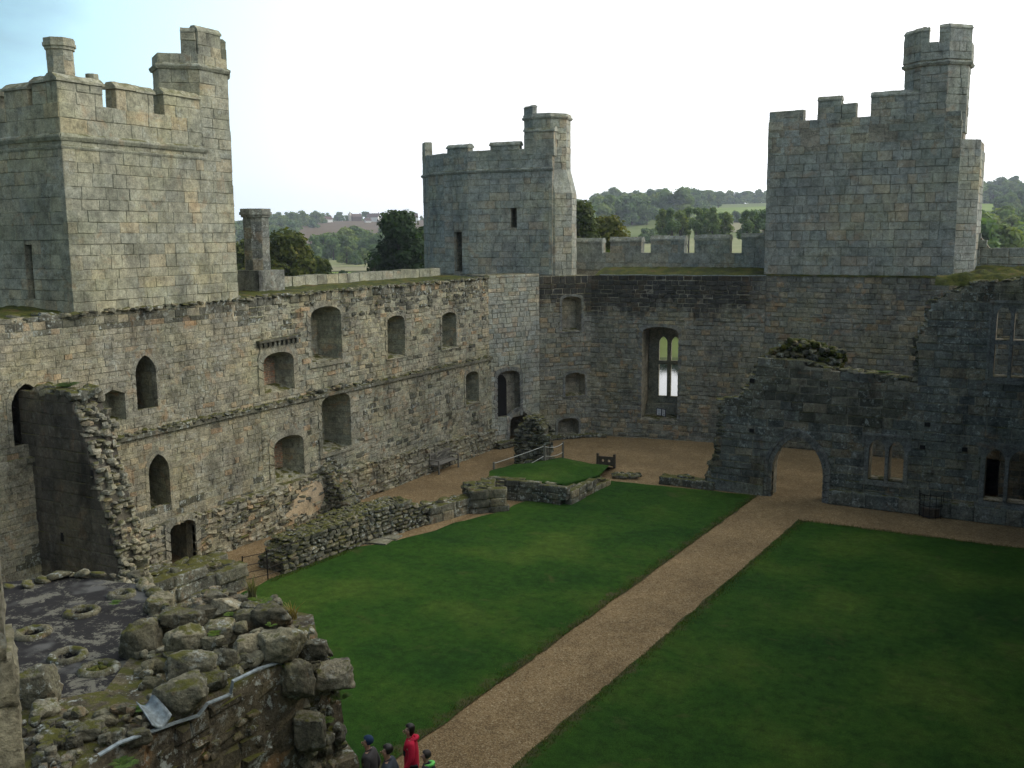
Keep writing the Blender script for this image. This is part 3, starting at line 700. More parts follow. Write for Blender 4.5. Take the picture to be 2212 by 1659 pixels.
masonry(bm, fs, [(0, 14.06), (6.4, 14.06), (6.4, 14.92), (0, 14.92)], [], .37, .6, 0, .2, .008, .014, 54, 1)
build('wall', bm, [M['core'], M['tower'], M['black']], LT)
bm = newbm(); band(bm, [(-32, 19.0), (-25.6, 19.0), (-25.6, 24.5)], 13.86, .22, .10, closed=False)
band(bm, [(-32, 19.0), (-25.6, 19.0), (-25.6, 24.5)], 13.62, .12, .04, closed=False); build('string_course', bm, M['tower'], LT)
fe = Fr((-25.6, 0), (0, 1), (1, 0))
merlon(LT, fe, 19.0, 20.55, 14.9, 15.74, .5, M['tower'], 61); merlon(LT, fe, 21.02, 22.46, 14.9, 15.74, .5, M['tower'], 62); merlon(LT, fe, 22.86, 24.40, 14.9, 15.80, .5, M['tower'], 63)
fn = Fr((0, 19.0), (1, 0))
merlon(LT, fn, -26.75, -26.12, 14.9, 15.72, .5, M['tower'], 64); merlon(LT, fn, -28.1, -26.98, 14.88, 15.60, .5, M['tower'], 65); merlon(LT, fn, -29.9, -28.45, 14.88, 15.5, .5, M['tower'], 66)
# stair turret
tp = [(-25.60, 24.42), (-25.60, 25.72), (-26.35, 26.45), (-27.3, 26.3), (-27.75, 25.4), (-27.45, 24.1), (-26.55, 23.55)]
bm = newbm(); body(bm, tp, 13.5, 16.7, 0); clad(bm, tp, 13.6, 16.60, .37, .52, 71, 1)
body(bm, tp, 16.6, 17.05, 0); clad(bm, tp, 16.74, 17.08, .34, .5, 72, 1)
build('stair_turret', bm, [M['core'], M['tower']], LT)
bm = newbm(); band(bm, tp, 16.58, .20, .10); build('turret_string', bm, M['tower'], LT)
f0 = seg(tp[0], tp[1]); merlon(LT, f0, .02, 1.08, 17.05, 18.0, .38, M['tower'], 73, .18, .02, name='turret_merlon')
f1 = seg(tp[6], tp[0]); merlon(LT, f1, .75, 1.24, 17.05, 17.9, .36, M['tower'], 74, .15, .0, name='turret_merlon')
f2 = seg(tp[1], tp[2]); merlon(LT, f2, .05, .5, 17.05, 17.75, .36, M['tower'], 75, .1, .0, name='turret_merlon')
def chimney(parent, c, r, z0, z1, name, seed, capf=1.0, base=None, m='tower', n=8, a0=22.5):
    o8 = octa(c, r, a0, n); bm = newbm(); body(bm, o8, z0, z1-.2, 0, .01); clad(bm, o8, z0, z1-.28, .42, .7, seed, 0, j=.006, c=.012, depth=.06)
    for k, (zz, rr, hh) in enumerate(((z1-.32, r*1.10, .09), (z1-.23, r*1.22, .10), (z1-.13, r*1.14, .13))):
        p = octa(c, rr*capf, a0, n); body(bm, p, zz, zz+hh, 0, .0)
    if base: box(bm, (c[0], c[1], (base[0]+z0)/2), (base[1], base[1], z0-base[0]), base[2], .4, 0, .01)
    return build(name, bm, M[m], parent)
chimney(LT, (-26.33, 19.72), .39, 15.0, 16.85, 'chimney', 81)
chimney(LT, (-26.25, 20.72), .17, 14.9, 15.98, 'chimney', 82)
CH = chimney(None, (-27.6, 28.85), .52, 9.75, 12.12, 'octagonal_chimney', 83, capf=1.05, m='hall', base=(8.8, 1.42, 0))
tag(CH, 'lone octagonal stone chimney with moulded cap on the left wall top', 'chimney')
# ------------------------------------------------------------------ round tower in the far left corner
GAP = .008
MT = empty('corner_tower', (-28.5, 50, 0), 'round cool-grey corner tower in the middle distance with stair turret', 'tower')
A0, PC, Q0 = (-25.6, 43.2), (-24.3, 46.4), (-22.3, 48.65)
bm = newbm()
fA = seg(A0, PC)
dA = [(arch(.55, 2.05, 1.45, 3.98), .45, 1.0), (arch(1.35, 2.75, -.3, 1.75, 'point', .8), 1.8, 1.2)]
PA = [(0, -.6), (fA.L, -.6), (fA.L, 9.0), (0, 9.0)]
core(bm, fA, PA, dA, -.03, -2.0, 0, 2)
masonry(bm, fA, PA, [grow(h[0], .06, .02) for h in dA], .25, .4, 0, .16, .012, .020, 91, 1)
prism(bm, fA, arch(.72, 1.50, 1.5, 3.75, 'point', .5), -.5, -.44, 0, 2)  # black panel painted for the unlit doorway in the recess
ut = [(-23.95, 47.25), (-24.6, 49.8), (-26.6, 53), (-28.5, 55.0), (-32, 54), (-33.9, 51.2), (-33.45, 49.0), (-32.3, 47.9), (-30.7, 47.05), (-28.85, 46.65)]
body(bm, ut, 8.6, 15.2, 0, 1.2)
m8 = seg(ut[9], ut[0]); 
slot = arch(m8.L*.51, m8.L*.51+.36, 11.45, 12.5, 'rect'); dr = seg(ut[8], ut[9]); door = arch(.75, 1.35, 9.05, 11.25, 'rect')
clad(bm, ut[6:], 8.9, 14.42, .38, .55, 92, 1, closed=False, holes={2: [door]})
masonry(bm, m8, [(0, 8.9), (m8.L, 8.9), (m8.L, 14.42), (0, 14.42)], [slot], .38, .55, 0, .2, .008, .014, 93, 1)
core(bm, m8, [(0, 8.6), (m8.L, 8.6), (m8.L, 15.2), (0, 15.2)], [(slot, .9, 1.5)], -.03, -1.4); core(bm, dr, [(.02, 8.6), (dr.L, 8.6), (dr.L, 15.2), (.02, 15.2)], [(door, .9, 1.4)], -.03, -1.4)
for k in (6, 7):
    g_ = seg(ut[k], ut[k+1]); core(bm, g_, [(.02, 8.6), (g_.L, 8.6), (g_.L, 15.2), (.02, 15.2)], [], -.03, -1.4)
clad(bm, ut[5:7], 8.9, 14.42, .38, .55, 94, 1, closed=False)
clad(bm, ut[5:]+ut[:1], 14.6, 15.35, .38, .55, 95, 1, closed=False)
clad(bm, ut[0:2], 8.9, 15.2, .38, .55, 96, 1, closed=False)
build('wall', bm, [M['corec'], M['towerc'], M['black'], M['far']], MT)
bm = newbm(); band(bm, ut[5:]+ut[:1], 14.42, .2, .10, closed=False); build('string_course', bm, M['towerc'], MT)
surround(MT, fA, dA[0][0], .2, .02, 'doorway_surround', 'framec', 15); surround(MT, fA, dA[1][0], .2, .02, 'doorway_surround', 'framec', 16)
def parap(parent, f, u0, u1, z0, z1, m, seed, name='parapet', th=.45):
    bm = newbm(); prism(bm, f, [(u0+.02, z0), (u1-.02, z0), (u1-.02, z1-.03), (u0+.02, z1-.03)], -th, -.02, .5)
    masonry(bm, f, [(u0, z0), (u1, z0), (u1, z1), (u0, z1)], [], .36, .5, 0, th*.9, .012, .03, seed, 0); return build(name, bm, m, parent)
parap(MT, m8, 0, m8.L, 15.25, 15.62, M['towerc'], 97); parap(MT, dr, 0, dr.L, 15.25, 15.6, M['towerc'], 98)
d7 = seg(ut[7], ut[8]); parap(MT, d7, 0, d7.L, 15.25, 15.62, M['towerc'], 99); d6 = seg(ut[6], ut[7]); parap(MT, d6, 0, d6.L, 15.25, 15.66, M['towerc'], 100)
parap(MT, d6, .0, .75, 15.6, 16.45, M['towerc'], 101, 'merlon'); merlon(MT, m8, 1.35, 3.05, 15.55, 16.02, .45, M['towerc'], 102, .2)
merlon(MT, dr, .3, 1.9, 15.5, 16.0, .45, M['towerc'], 103, .2)
merlon(MT, m8, 3.35, m8.L+.1, 15.2, 16.68, .5, M['towerc'], 104, .22)
st = octa((-24.85, 48.45), 1.28, -60+4.0); sb = octa((-24.62, 48.5), 1.37, -60+4.0)
bm = newbm(); body(bm, st, 9, 17.35, 0); body(bm, sb, 8.7, 13.3, 0)
clad(bm, st, 13.5, 17.15, .37, .5, 105, 1); clad(bm, sb, 8.8, 13.25, .37, .52, 106, 1)
cz = [bm.verts.new((x, y, 13.25)) for x, y in sb]; cw_ = [bm.verts.new((x, y, 14.5)) for x, y in st]
for i in range(8): face(bm, (cz[i], cz[(i+1) % 8], cw_[(i+1) % 8], cw_[i]), .4, 1)
body(bm, octa((-24.85, 48.45), 1.32, -56), 17.3, 17.42, 1, 0)
build('stair_turret', bm, [M['corec'], M['towerc']], MT)
bm = newbm(); band(bm, st, 17.14, .18, .10); build('turret_string', bm, M['towerc'], MT)
for k in (5, 6): 
    g_ = seg(st[k], st[(k+1) % 8]); merlon(MT, g_, .0, g_.L-.02, 17.3, 17.85, .3, M['towerc'], 110+k, .1, .02, name='turret_merlon')
# ------------------------------------------------------------------ far wall
FWl = empty('far_wall', (-18, 50, 0), 'far wall with black algae crust and a tall traceried window, seen across the gravel floor', 'castle wall')
fB = seg(PC, Q0); fC = seg(Q0, (-13.2, 50.25)); fD = Fr((0, 50.25), (1, 0))
def hu(px, py, f):       # position along frame f where the view ray of that picture point meets its plane
    d = dirp(px, py); k = (f.o-CAM).dot(f.n)/d.dot(f.n); p = CAM+d*k; return (p-f.o).dot(f.u), p.z
bm = newbm()
def fbox(f, x0, x1, y0, y1, kind, **k):
    a, za = hu(x0, (y0+y1)/2, f); b, zb = hu(x1, (y0+y1)/2, f); zt_ = hu((x0+x1)/2, y0, f)[1]; z0_ = hu((x0+x1)/2, y1, f)[1]
    return arch(a, b, z0_, zt_, kind, **k)
hB = [(fbox(fB, 1214, 1256, 640, 716, 'seg'), .6, .85), (fbox(fB, 1221, 1264, 805, 855, 'seg'), .6, .85), (fbox(fB, 1205, 1250, 903, 940, 'seg'), .6, .85)]
PB = [(0, -1.2), (fB.L, -1.2), (fB.L, 8.85), (0, 8.85)]
core(bm, fB, PB, hB, -.03, -1.2, 0, 2); masonry(bm, fB, [(0, -1.2), (fB.L+.03, -1.2), (fB.L+.03, 8.85), (0, 8.85)], [grow(h[0], .05, .02) for h in hB], .25, .42, 0, .16, .016, .03, 121, 1)
WN = fbox(fC, 1386, 1464, 706, 906, 'seg', rise=.35)
PC_ = [(0, -1), (fC.L, -1), (fC.L, 8.85), (0, 8.85)]
core(bm, fC, PC_, [(WN, None, .97)], -.03, -2.2, 0, 2); masonry(bm, fC, [(-.07, -1), (fC.L, -1), (fC.L, 8.85), (-.07, 8.85)], [grow(WN, .06, .02)], .25, .42, 0, .16, .016, .03, 122, 1)
PD = [(-13.2, -1), (6, -1), (6, 8.85), (-4.2, 8.9), (-13.2, 8.85)]
core(bm, fD, PD, [], -.03, -2.5, 0, 2); masonry(bm, fD, PD, [], .26, .46, 0, .16, .014, .028, 123, 1)
prism(bm, fC, [(.5, 8.3), (fC.L, 8.3), (fC.L, 8.83), (.5, 8.83)], -2.6, -2.1, .4, 0)
build('wall', bm, [M['corec'], M['far'], M['corec']], FWl)
for k, h in enumerate(hB): surround(FWl, fB, h[0], .13, .02, 'niche_surround', 'framec', 130+k, sill=.05)
surround(FWl, fC, WN, .18, .02, 'window_surround', 'framec', 134)
# window tracery: two lights, mullion, transom, tall embrasure
us = [p[0] for p in WN]; zs = [p[1] for p in WN]; cu = (min(us)+max(us))/2; czn = (min(zs)+max(zs))/2
DT = -1.85; fT = Fr(fC.p(0, 0, DT), fC.u); tr0 = scaled(WN, .98)
tz0 = min(p[1] for p in tr0); tz1 = max(p[1] for p in tr0); tu0 = min(p[0] for p in tr0); tu1 = max(p[0] for p in tr0)
sillz = hu(1443, 856, fT)[1]; trz = hu(1443, 783, fT)[1]; topz = hu(1443, 727, fT)[1]
la, lb, lc = hu(1423, 790, fT)[0], hu(1441, 790, fT)[0], hu(1449, 790, fT)[0]; ld = lc+lb-la
bm = newbm(); hs = []
for a, b in ((la, lb), (lc, ld)): hs += [(arch(a, b, sillz, trz-.10, 'rect'), None, 1.0), (arch(a, b, trz+.10, topz, 'point', .36), None, 1.0)]
core(bm, fT, [(tu0-.15, tz0-.1), (tu1+.15, tz0-.1), (tu1+.15, tz1+.15), (tu0-.15, tz1+.15)], hs, 0, -.25, 0)
prism(bm, fT, [(lb+.05, sillz), (lc-.05, sillz), (lc-.05, topz-.2), (lb+.05, topz-.2)], -.1, .07, .6)
prism(bm, fT, [(la-.05, trz-.05), (ld+.05, trz-.05), (ld+.05, trz+.05), (la-.05, trz+.05)], -.1, .05, .6)
prism(bm, fT, [(tu0, tz0-.05), (tu1, tz0-.05), (tu1, sillz-.35), (tu0, sillz-.35)], -.1, .5, .6)
build('tracery', bm, M['frame'], FWl)
# mossy wall walk behind the wall head, a thin pale lip of lead along its edge
bm = newbm()
for i in range(40):
    for j in range(6): pass
def turf(f, u0, u1, d0, d1, z0, z1, amp, seed, nu=60, nd=8):
    bm = newbm(); g = []
    for i in range(nu+1):
        r = []
        for j in range(nd+1):
            u = u0+(u1-u0)*i/nu; d = d0+(d1-d0)*j/nd; e = math.sin(math.pi*j/nd)**.5
            r.append(bm.verts.new(f.p(u, z0+(z1-z0)*j/nd+amp*e*(.6+noise.noise((u*1.7, d*2, seed)))+.04*noise.noise((u*7, d*7, seed)), d)))
        g.append(r)
    for i in range(nu):
        for j in range(nd): face(bm, (g[i][j], g[i+1][j], g[i+1][j+1], g[i][j+1])).smooth = True
    return bm
M['moss'] = None
def moss_mat():
    m, nt = new_mat('moss_turf'); pos = N(nt, 'ShaderNodeNewGeometry').outputs['Position']
    a = noise_(nt, pos, 1.6, 5, .7); b = noise_(nt, pos, 9, 4, .75)
    col = ramp(nt, a, [(.32, (.035, .032, .018)), (.46, (.040, .050, .014)), (.56, (.075, .078, .017)), (.68, (.10, .065, .035))])
    col = mix(nt, .9, col, ramp(nt, b, [(.3, .55), (.7, 1.5)]), 'MULTIPLY'); finish(nt, col, .95, b, 1., .05, .1); return m
M['moss'] = moss_mat()
build('wall_walk', turf(fC, .2, fC.L+.0, -.05, -2.5, 8.87, 9.22, .10, 2), M['moss'], FWl)
build('wall_walk', turf(fD, -13.3, -4.2, .05, -.15, 8.88, 8.95, .10, 3, 50, 3), M['moss'], FWl)
build('wall_walk', turf(fD, -4.4, 6, .05, -2.3, 8.90, 9.35, .22, 4, 60, 10), M['moss'], FWl)
build('wall_walk', turf(FL, 25.8, YE, -.2, -2.8, 8.88, 8.98, .06, 5, 80, 6), M['moss'], LW)
build('wall_walk', turf(Fr((-25.6, 0), (0, 1), (1, 0)), 12, 19, -.4, -3.2, 8.80, 8.9, .15, 6, 30, 8), M['moss'], LW)
bm = newbm(); tube(bm, [fC.p(u, 8.875+.012*math.sin(u*3), .05) for u in [.5+i*.25 for i in range(int(fC.L/.25))]], .022, 5, .5); build('lead_lip', bm, M['lead'], FWl)
# battlements beyond the walk
fP = Fr((0, 52.5), (1, 0)); bm = newbm()
prism(bm, fP, [(-25.2, 8.5), (-13.3, 8.5), (-13.3, 9.95), (-25.2, 9.95)], -.5, -.03, .5, 0)
masonry(bm, fP, [(-25.2, 9.0), (-13.3, 9.0), (-13.3, 10.0), (-25.2, 10.0)], [], .40, .62, 0, .4, .010, .02, 141, 1); build('parapet', bm, [M['corec'], M['towerc']], FWl)
for k, (a, b, zz) in enumerate(((-25.15, -23.38, 10.82), (-22.88, -20.95, 10.86), (-20.4, -18.4, 10.92), (-17.83, -15.83, 10.95), (-15.18, -13.4, 11.03))):
    merlon(FWl, fP, a, b, 9.96, zz, .5, M['towerc'], 150+k, .26, .03)
bm = newbm(); fP2 = Fr((0, 52.6), (1, 0)); prism(bm, fP2, [(-4, 8.6), (8, 8.6), (8, 10.05), (-3.0, 10.12), (-3.55, 10.8), (-4, 10.9)], -.5, -.03, .5, 0)
masonry(bm, fP2, [(-4, 8.8), (8, 8.8), (8, 10.1), (-3.0, 10.16), (-3.55, 10.85), (-4, 10.95)], [], .38, .6, 0, .3, .012, .03, 160, 1); build('parapet', bm, [M['corec'], M['towerc']], FWl)
# ------------------------------------------------------------------ tower at the right
RT = empty('gate_tower', (-9, 52, 8.9), 'large cool grey tower at the right with stepped battlements and twin-topped turret', 'tower')
rt = [(-13.32, 50.25), (-4.45, 50.25), (-3.62, 51.0), (-3.6, 53.5), (-5, 57), (-13.32, 57)]
bm = newbm(); body(bm, rt, 8.7, 15.2, 0); body(bm, rt[:2]+[(-4.45, 51.1), (-13.32, 51.1)], 15.0, 16.3, 0)
fR = Fr((0, 50.25), (1, 0))
RO = [(-13.33, 8.95), (-4.42, 8.95), (-4.42, 15.9), (-4.5, 16.5), (-8.45, 16.52), (-13.33, 16.35)]
masonry(bm, fR, RO, [], .40, .62, 0, .2, .010, .016, 171, 1)
clad(bm, rt[1:4], 8.95, 15.0, .38, .55, 172, 1, closed=False, tops={0: 15.25, 1: 14.8})
clad(bm, [rt[5], rt[0]], 8.95, 16.3, .40, .6, 173, 1, closed=False)
rnd = random.Random(77)
build('wall', bm, [M['corec'], M['towerc']], RT)
merlon(RT, fR, -13.3, -11.6, 16.28, 17.03, .5, M['towerc'], 181, .06, .0); merlon(RT, fR, -10.95, -9.82, 16.4, 17.58, .5, M['towerc'], 182, .2, .02)
merlon(RT, fR, -9.80, -9.12, 16.4, 17.2, .5, M['towerc'], 183, .05, .0); merlon(RT, fR, -8.47, -6.1, 16.45, 17.62, .5, M['towerc'], 184, .24, .03)
bm = newbm(); tube(bm, [(-11.6, 50.5, 17.0), (-10.95, 50.5, 17.05)], .012, 5); build('guard_wire', bm, M['iron'], RT); bm = newbm()
tube(bm, [(-9.12, 50.5, 17.05), (-8.47, 50.5, 17.1)], .012, 5); build('guard_wire', bm, M['iron'], RT)
sc_ = (-5.74, 51.62); s8 = octa(sc_, 1.50, -90+22.5); s8t = octa(sc_, 1.60, -90+22.5)
bm = newbm(); body(bm, s8, 14, 18.75, 0); clad(bm, s8, 15.6, 18.65, .40, .6, 191, 1); body(bm, s8t, 18.6, 19.55, 0); clad(bm, s8t, 18.85, 19.65, .38, .6, 192, 1)
build('stair_turret', bm, [M['corec'], M['towerc']], RT)
bm = newbm(); band(bm, s8, 18.62, .22, .14); build('turret_string', bm, M['towerc'], RT)
bm = newbm()
gA = seg(s8t[7], s8t[0]); gB = seg(s8t[0], s8t[1]); gC = seg(s8t[1], s8t[2]); gZ = seg(s8t[6], s8t[7]); gY = seg(s8t[5], s8t[6])
merlon(RT, gZ, .0, gZ.L, 19.6, 20.33, .34, M['towerc'], 193, .18, .02, name='turret_merlon'); merlon(RT, gA, .0, .34, 19.6, 20.30, .34, M['towerc'], 194, .16, .01, name='turret_merlon')
merlon(RT, gA, .75, gA.L, 19.6, 20.38, .34, M['towerc'], 195, .16, .01, name='turret_merlon'); merlon(RT, gB, .0, gB.L, 19.6, 20.38, .34, M['towerc'], 196, .18, .02, name='turret_merlon')
merlon(RT, gY, .0, gY.L, 19.6, 20.05, .3, M['towerc'], 197, .1, .0, name='turret_merlon'); bm.free()
# ------------------------------------------------------------------ ruined hall wall with the great arch
HW = empty('hall_wall', (-6, 40.45, 0), 'ruined hall wall with a large pointed archway and traceried windows beyond the lawn', 'ruined wall')
fH = Fr((0, 40.45), (1, 0))
HP = [(-12.95, -.5), (-12.9, .6), (-12.75, 1.2), (-12.5, 1.7), (-12.45, 2.6), (-12.2, 3.0), (-12.45, 3.2), (-12.4, 3.9), (-11.7, 4.0), (-11.4, 4.35), (-11.1, 4.8), (-10.95, 5.2), (-10.85, 5.75), (-9.0, 5.8), (-8.9, 5.62), (-7.9, 5.55), (-7.75, 5.35), (-5.5, 5.3), (-4.62, 5.2),
      (-4.62, 6.3), (-4.75, 6.8), (-4.45, 7.3), (-4.25, 7.9), (-4.3, 8.3), (-3.9, 8.55), (-3.3, 8.8), (-2.8, 9.15), (1.5, 9.35), (6, 9.4), (6, -.5)]
HP = HP[::-1]; HP = [(u, z) for u, z in HP]
a_arch = arch(-10.13, -8.03, -.4, 2.72, 'point', 1.62)
w1 = [arch(-6.28, -5.66, 1.18, 2.86, 'point', .45), arch(-5.52, -4.96, 1.18, 2.86, 'point', .45)]
w2 = [arch(-2.05, -1.38, .82, 2.9, 'point', .5), arch(-1.24, -.57, .82, 2.9, 'point', .5)]
w3 = [arch(-2.0, -1.52, 5.62, 6.86, 'rect'), arch(-1.40, -.92, 5.62, 6.86, 'rect'), arch(-2.0, -1.52, 7.0, 8.3, 'point', .4), arch(-1.40, -.92, 7.0, 8.3, 'point', .4)]
bm = newbm(); hh = [(a_arch, None, 1.0)]+[(q, None, 1.0) for q in w1+w2+w3]
core(bm, fH, HP[::-1] if False else HP, hh, -.03, -.85, 0)
masonry(bm, fH, HP, [grow(a_arch, .04, .0), [(-6.45, 1.1), (-4.8, 1.1), (-4.8, 3.0), (-6.45, 3.0)], [(-2.22, .74), (-.42, .74), (-.42, 3.02), (-2.22, 3.02)], [(-2.15, 5.5), (-.78, 5.5), (-.78, 8.4), (-2.15, 8.4)]],
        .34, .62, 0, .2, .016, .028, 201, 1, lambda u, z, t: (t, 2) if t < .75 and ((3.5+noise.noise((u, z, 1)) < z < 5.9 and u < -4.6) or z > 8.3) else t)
prism(bm, fH, [(-12.9, -.3), (-10.45, -.3), (-10.45, .42), (-12.9, .5)], -.1, .14, .3, 1); masonry(bm, fH, [(-7.75, -.3), (6, -.3), (6, .62), (-7.75, .58)], [], .36, .8, .20, .3, .014, .04, 203, 1)
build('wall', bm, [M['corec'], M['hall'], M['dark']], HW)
def win_frame(h, u0, u1, z0, z1, seed, lab):
    bm = newbm(); core(bm, fH, [(u0, z0), (u1, z0), (u1, z1), (u0, z1)], [(q, None, 1.0) for q in h], .01, -.16, 0)
    prism(bm, fH, [(u0-.1, z1), (u1+.1, z1), (u1+.1, z1+.1), (u0-.1, z1+.1)], -.05, .09, .6)
    prism(bm, fH, [(u0-.12, z0-.12), (u1+.12, z0-.12), (u1+.12, z0-.003), (u0-.12, z0-.003)], -.05, .09, .4)
    for a, b in ((u0-.1, u0-.005), (u1+.005, u1+.1)): prism(bm, fH, [(a, z1-.5 if z1 < 4 else z0), (b, z1-.5 if z1 < 4 else z0), (b, z1-.003), (a, z1-.003)], -.05, .05, .6)
    um_ = (max(p[0] for p in h[0])+min(p[0] for p in h[1]))/2; prism(bm, fH, [(um_-.04, z0), (um_+.04, z0), (um_+.04, z1-.2), (um_-.04, z1-.2)], -.14, .04, .6)
    o = build('window_tracery', bm, M['framec'], HW); o['label'] = lab
win_frame(w1, -6.45, -4.8, 1.1, 3.0, 1, 'two-light pointed window tracery beside the arch')
win_frame(w2, -2.22, -.42, .74, 3.02, 2, 'two-light pointed window tracery at the right edge')
win_frame(w3, -2.15, -.78, 5.5, 8.4, 3, 'tall upper two-light window tracery with a transom')
bm = newbm(); ring(bm, fH, a_arch, .17, .05, -.3, 205); ring(bm, fH, grow(a_arch, .18, 0), .12, .11, -.1, 206); build('arch_surround', bm, M['framec'], HW)
rnd = random.Random(55); bm = newbm()
tops = [(-12.45, 3.92), (-11.7, 4.02), (-11.3, 4.5), (-10.85, 5.78), (-9.0, 5.82), (-8.0, 5.58), (-4.7, 5.3)]
for a, b in zip(tops, tops[1:]): stone_row(bm, fH.p(a[0], a[1], -.42), fH.p(b[0], b[1], -.42), .75, .26, rnd, hz=.5)
tops = [(-4.3, 8.35), (-3.4, 8.8), (-2.8, 9.15), (1.5, 9.35), (6, 9.4)]
for a, b in zip(tops, tops[1:]): stone_row(bm, fH.p(a[0], a[1], -.42), fH.p(b[0], b[1], -.42), .8, .30, rnd, hz=.5)
edge = [(-12.9, .0), (-12.85, .7), (-12.6, 1.5), (-12.45, 2.3), (-12.3, 3.0), (-12.4, 3.8)]
for a, b in zip(edge, edge[1:]):
    for i in range(5):
        t = i/5
        for dd in (-.1, -.45, -.75): blob(bm, fH.p(a[0]+(b[0]-a[0])*t+rnd.uniform(-.12, .1), a[1]+(b[1]-a[1])*t, dd), (.36, .3, .24), rnd, 0, n=2, sq=.8)
edge = [(-4.6, 5.4), (-4.7, 6.1), (-4.72, 6.9), (-4.4, 7.5), (-4.3, 8.2)]
for a, b in zip(edge, edge[1:]):
    for i in range(4):
        t = i/4
        for dd in (-.15, -.55): blob(bm, fH.p(a[0]+(b[0]-a[0])*t+rnd.uniform(-.1, .1), a[1]+(b[1]-a[1])*t, dd), (.3, .3, .22), rnd, 0, n=2, sq=.8)
# mound of mossy rubble on top behind the arch
for i in range(420):
    u = rnd.uniform(-10.9, -7.55); t = (u+10.9)/3.35; zt_ = 5.75+.95*min(1, t*3.2)*(1 if t < .5 else (1-.45*(t-.5)*2)); z = rnd.uniform(5.45, zt_)
    blob(bm, fH.p(u, z-.05, -.5-rnd.uniform(0, .5)), (.30, .28, .20), rnd, rnd.uniform(0, 3), n=3, sq=.6, mi=rnd.random() < .45)
build('wall_head', bm, [M['dark'], M['moss']], HW)
build('turf_cap', turf(fH, -4.2, 6, -.1, -.85, 9.0, 9.35, .22, 8, 50, 6), M['moss'], HW)
# putlog holes and small blocked opening: black boxes stand in for their shade
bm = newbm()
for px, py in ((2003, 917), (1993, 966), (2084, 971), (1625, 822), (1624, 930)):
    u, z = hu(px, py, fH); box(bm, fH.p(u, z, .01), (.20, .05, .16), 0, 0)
build('putlog_hole_shade', bm, M['black'], HW)
# rear inner wall of the hall range closing the view through the arch
bm = newbm(); fI = Fr((-4.0, 44.0), (1, 0)); P_ = [(-1.0, -.3), (10, -.3), (10, 4.5), (-.6, 4.2), (-.8, 2.2)]
core(bm, fI, P_, [(arch(1.2, 2.3, -.2, 1.9), 1.0, 1.0)], -.02, -1.0, 0); masonry(bm, fI, P_, [arch(1.2, 2.3, -.2, 1.9)], .3, .5, 0, .2, .014, .03, 221, 1)
tag(build('inner_wall', bm, [M['corec'], M['hall']]), 'low inner wall seen through the hall windows on the right', 'ruined wall')
# flanking range at the right, outside the picture, made tall and close to shade the courtyard
bm = newbm(); fW = Fr((.9, 50), (0, -1), (-1, 0)); P_ = [(0, -.5), (46, -.5), (46, 13), (9, 13), (9, 8.6), (0, 8.6)]
core(bm, fW, P_, [(arch(12+i*7, 13.3+i*7, 1.5, 4.0), 1.0, .9) for i in range(4)], 0, -7, 0)
tag(build('right_shade_range', bm, [M['core']]), 'plain stone range on the right, unseen, made tall to shade the courtyard', 'castle wall')

bm = newbm(); fG = Fr((-9, .4), (1, 0)); fG = Fr((9, .4), (-1, 0), (0, 1)); P_ = [(0, -.5), (18, -.5), (18, 9.2), (0, 9.2)]  # unseen block below the viewpoint, added to keep sky light off the lawn
core(bm, fG, P_, [(arch(3, 4.2, 1.5, 4), 1., .9), (arch(8, 11, -.3, 4, 'point'), 3., .9)], 0, -9)
tag(build('gatehouse', bm, [M['core']]), 'gatehouse block carrying the viewpoint, unseen, added to shade the lawn', 'castle wall')
bm = newbm(); fG = Fr((1.3, 19), (0, -1), (-1, 0)); P_ = [(0, 9), (8, 9), (8, 18), (0, 18)]; core(bm, fG, P_, [(arch(3.5, 4.2, 12, 14), .6, .9)], 0, -7)  # unseen tower, added to throw shade on the right of the lawn
tag(build('side_shade_tower', bm, [M['core']]), 'square tower rising from the range at the right, unseen, added for shade', 'tower')
GAP = .005
# ------------------------------------------------------------------ low ruins round the lawn
def lerp_tab(tab, t):
    for (a, x), (b, y) in zip(tab, tab[1:]):
        if t <= b: return x+(y-x)*max(0, (t-a))/(b-a)
    return tab[-1][1]
low_wall('low_ruin_wall', [(-22.35, 23.4), (-21.95, 27.4), (-21.25, 30.1)], 1.15, lambda t: lerp_tab([(0, .45), (.08, 1.0), (.5, 1.15), (.9, 1.15), (1, .8)], t), .25,
         'long low rubble wall with a lichened top between the gravel passage and the lawn', 'ruined wall', 301)
bm = newbm(); box(bm, (-21.56, 27.35, .34), (.30, .42, .68), -.1, 0); tag(build('drain_opening_shade', bm, M['black']), 'drain opening as a shade-black box at the foot of the low rubble wall', 'drain')  # black box stands in for the shade inside the opening
low_wall('low_block_wall', [(-20.95, 30.35), (-20.45, 32.2)], .55, lambda t: lerp_tab([(0, .8), (.2, .45), (.4, .75), (1, .70)], t), .42, 'short low wall of squared upright blocks with a missing stone', 'ruined wall', 302, big=True)
low_wall('stone_stub', [(-20.35, 32.6), (-19.75, 33.2)], .95, lambda t: .95+.1*math.sin(t*3), .42, 'dark round-cornered wall stub at the left end of the grass mound', 'ruined wall', 303, big=True)
fr_ = [(p.x, p.y) for p in mf[:5]]
low_wall('retaining_wall', [(-19.8, 33.1)]+[(p.x, p.y-.02) for p in mf[:4]], .34, lambda t: lerp_tab([(0, .85), (.9, .80), (1, .70)], t), .36, 'dark retaining wall of squared stone along the front of the grass mound', 'ruined wall', 304, big=True, top=False)
low_wall('kerb_wall', [(mf[3].x+.15, mf[3].y), (mf[5].x, mf[5].y)], .4, lambda t: .62-.2*t, .4, 'pale-topped line of kerb blocks at the right end of the grass mound', 'ruined wall', 305, big=True)
low_wall('kerb_wall', [(-17.3, 40.4), (-16.3, 40.75)], .5, lambda t: .18, .3, 'few dark stones half sunk below the stocks', 'ruined wall', 306)
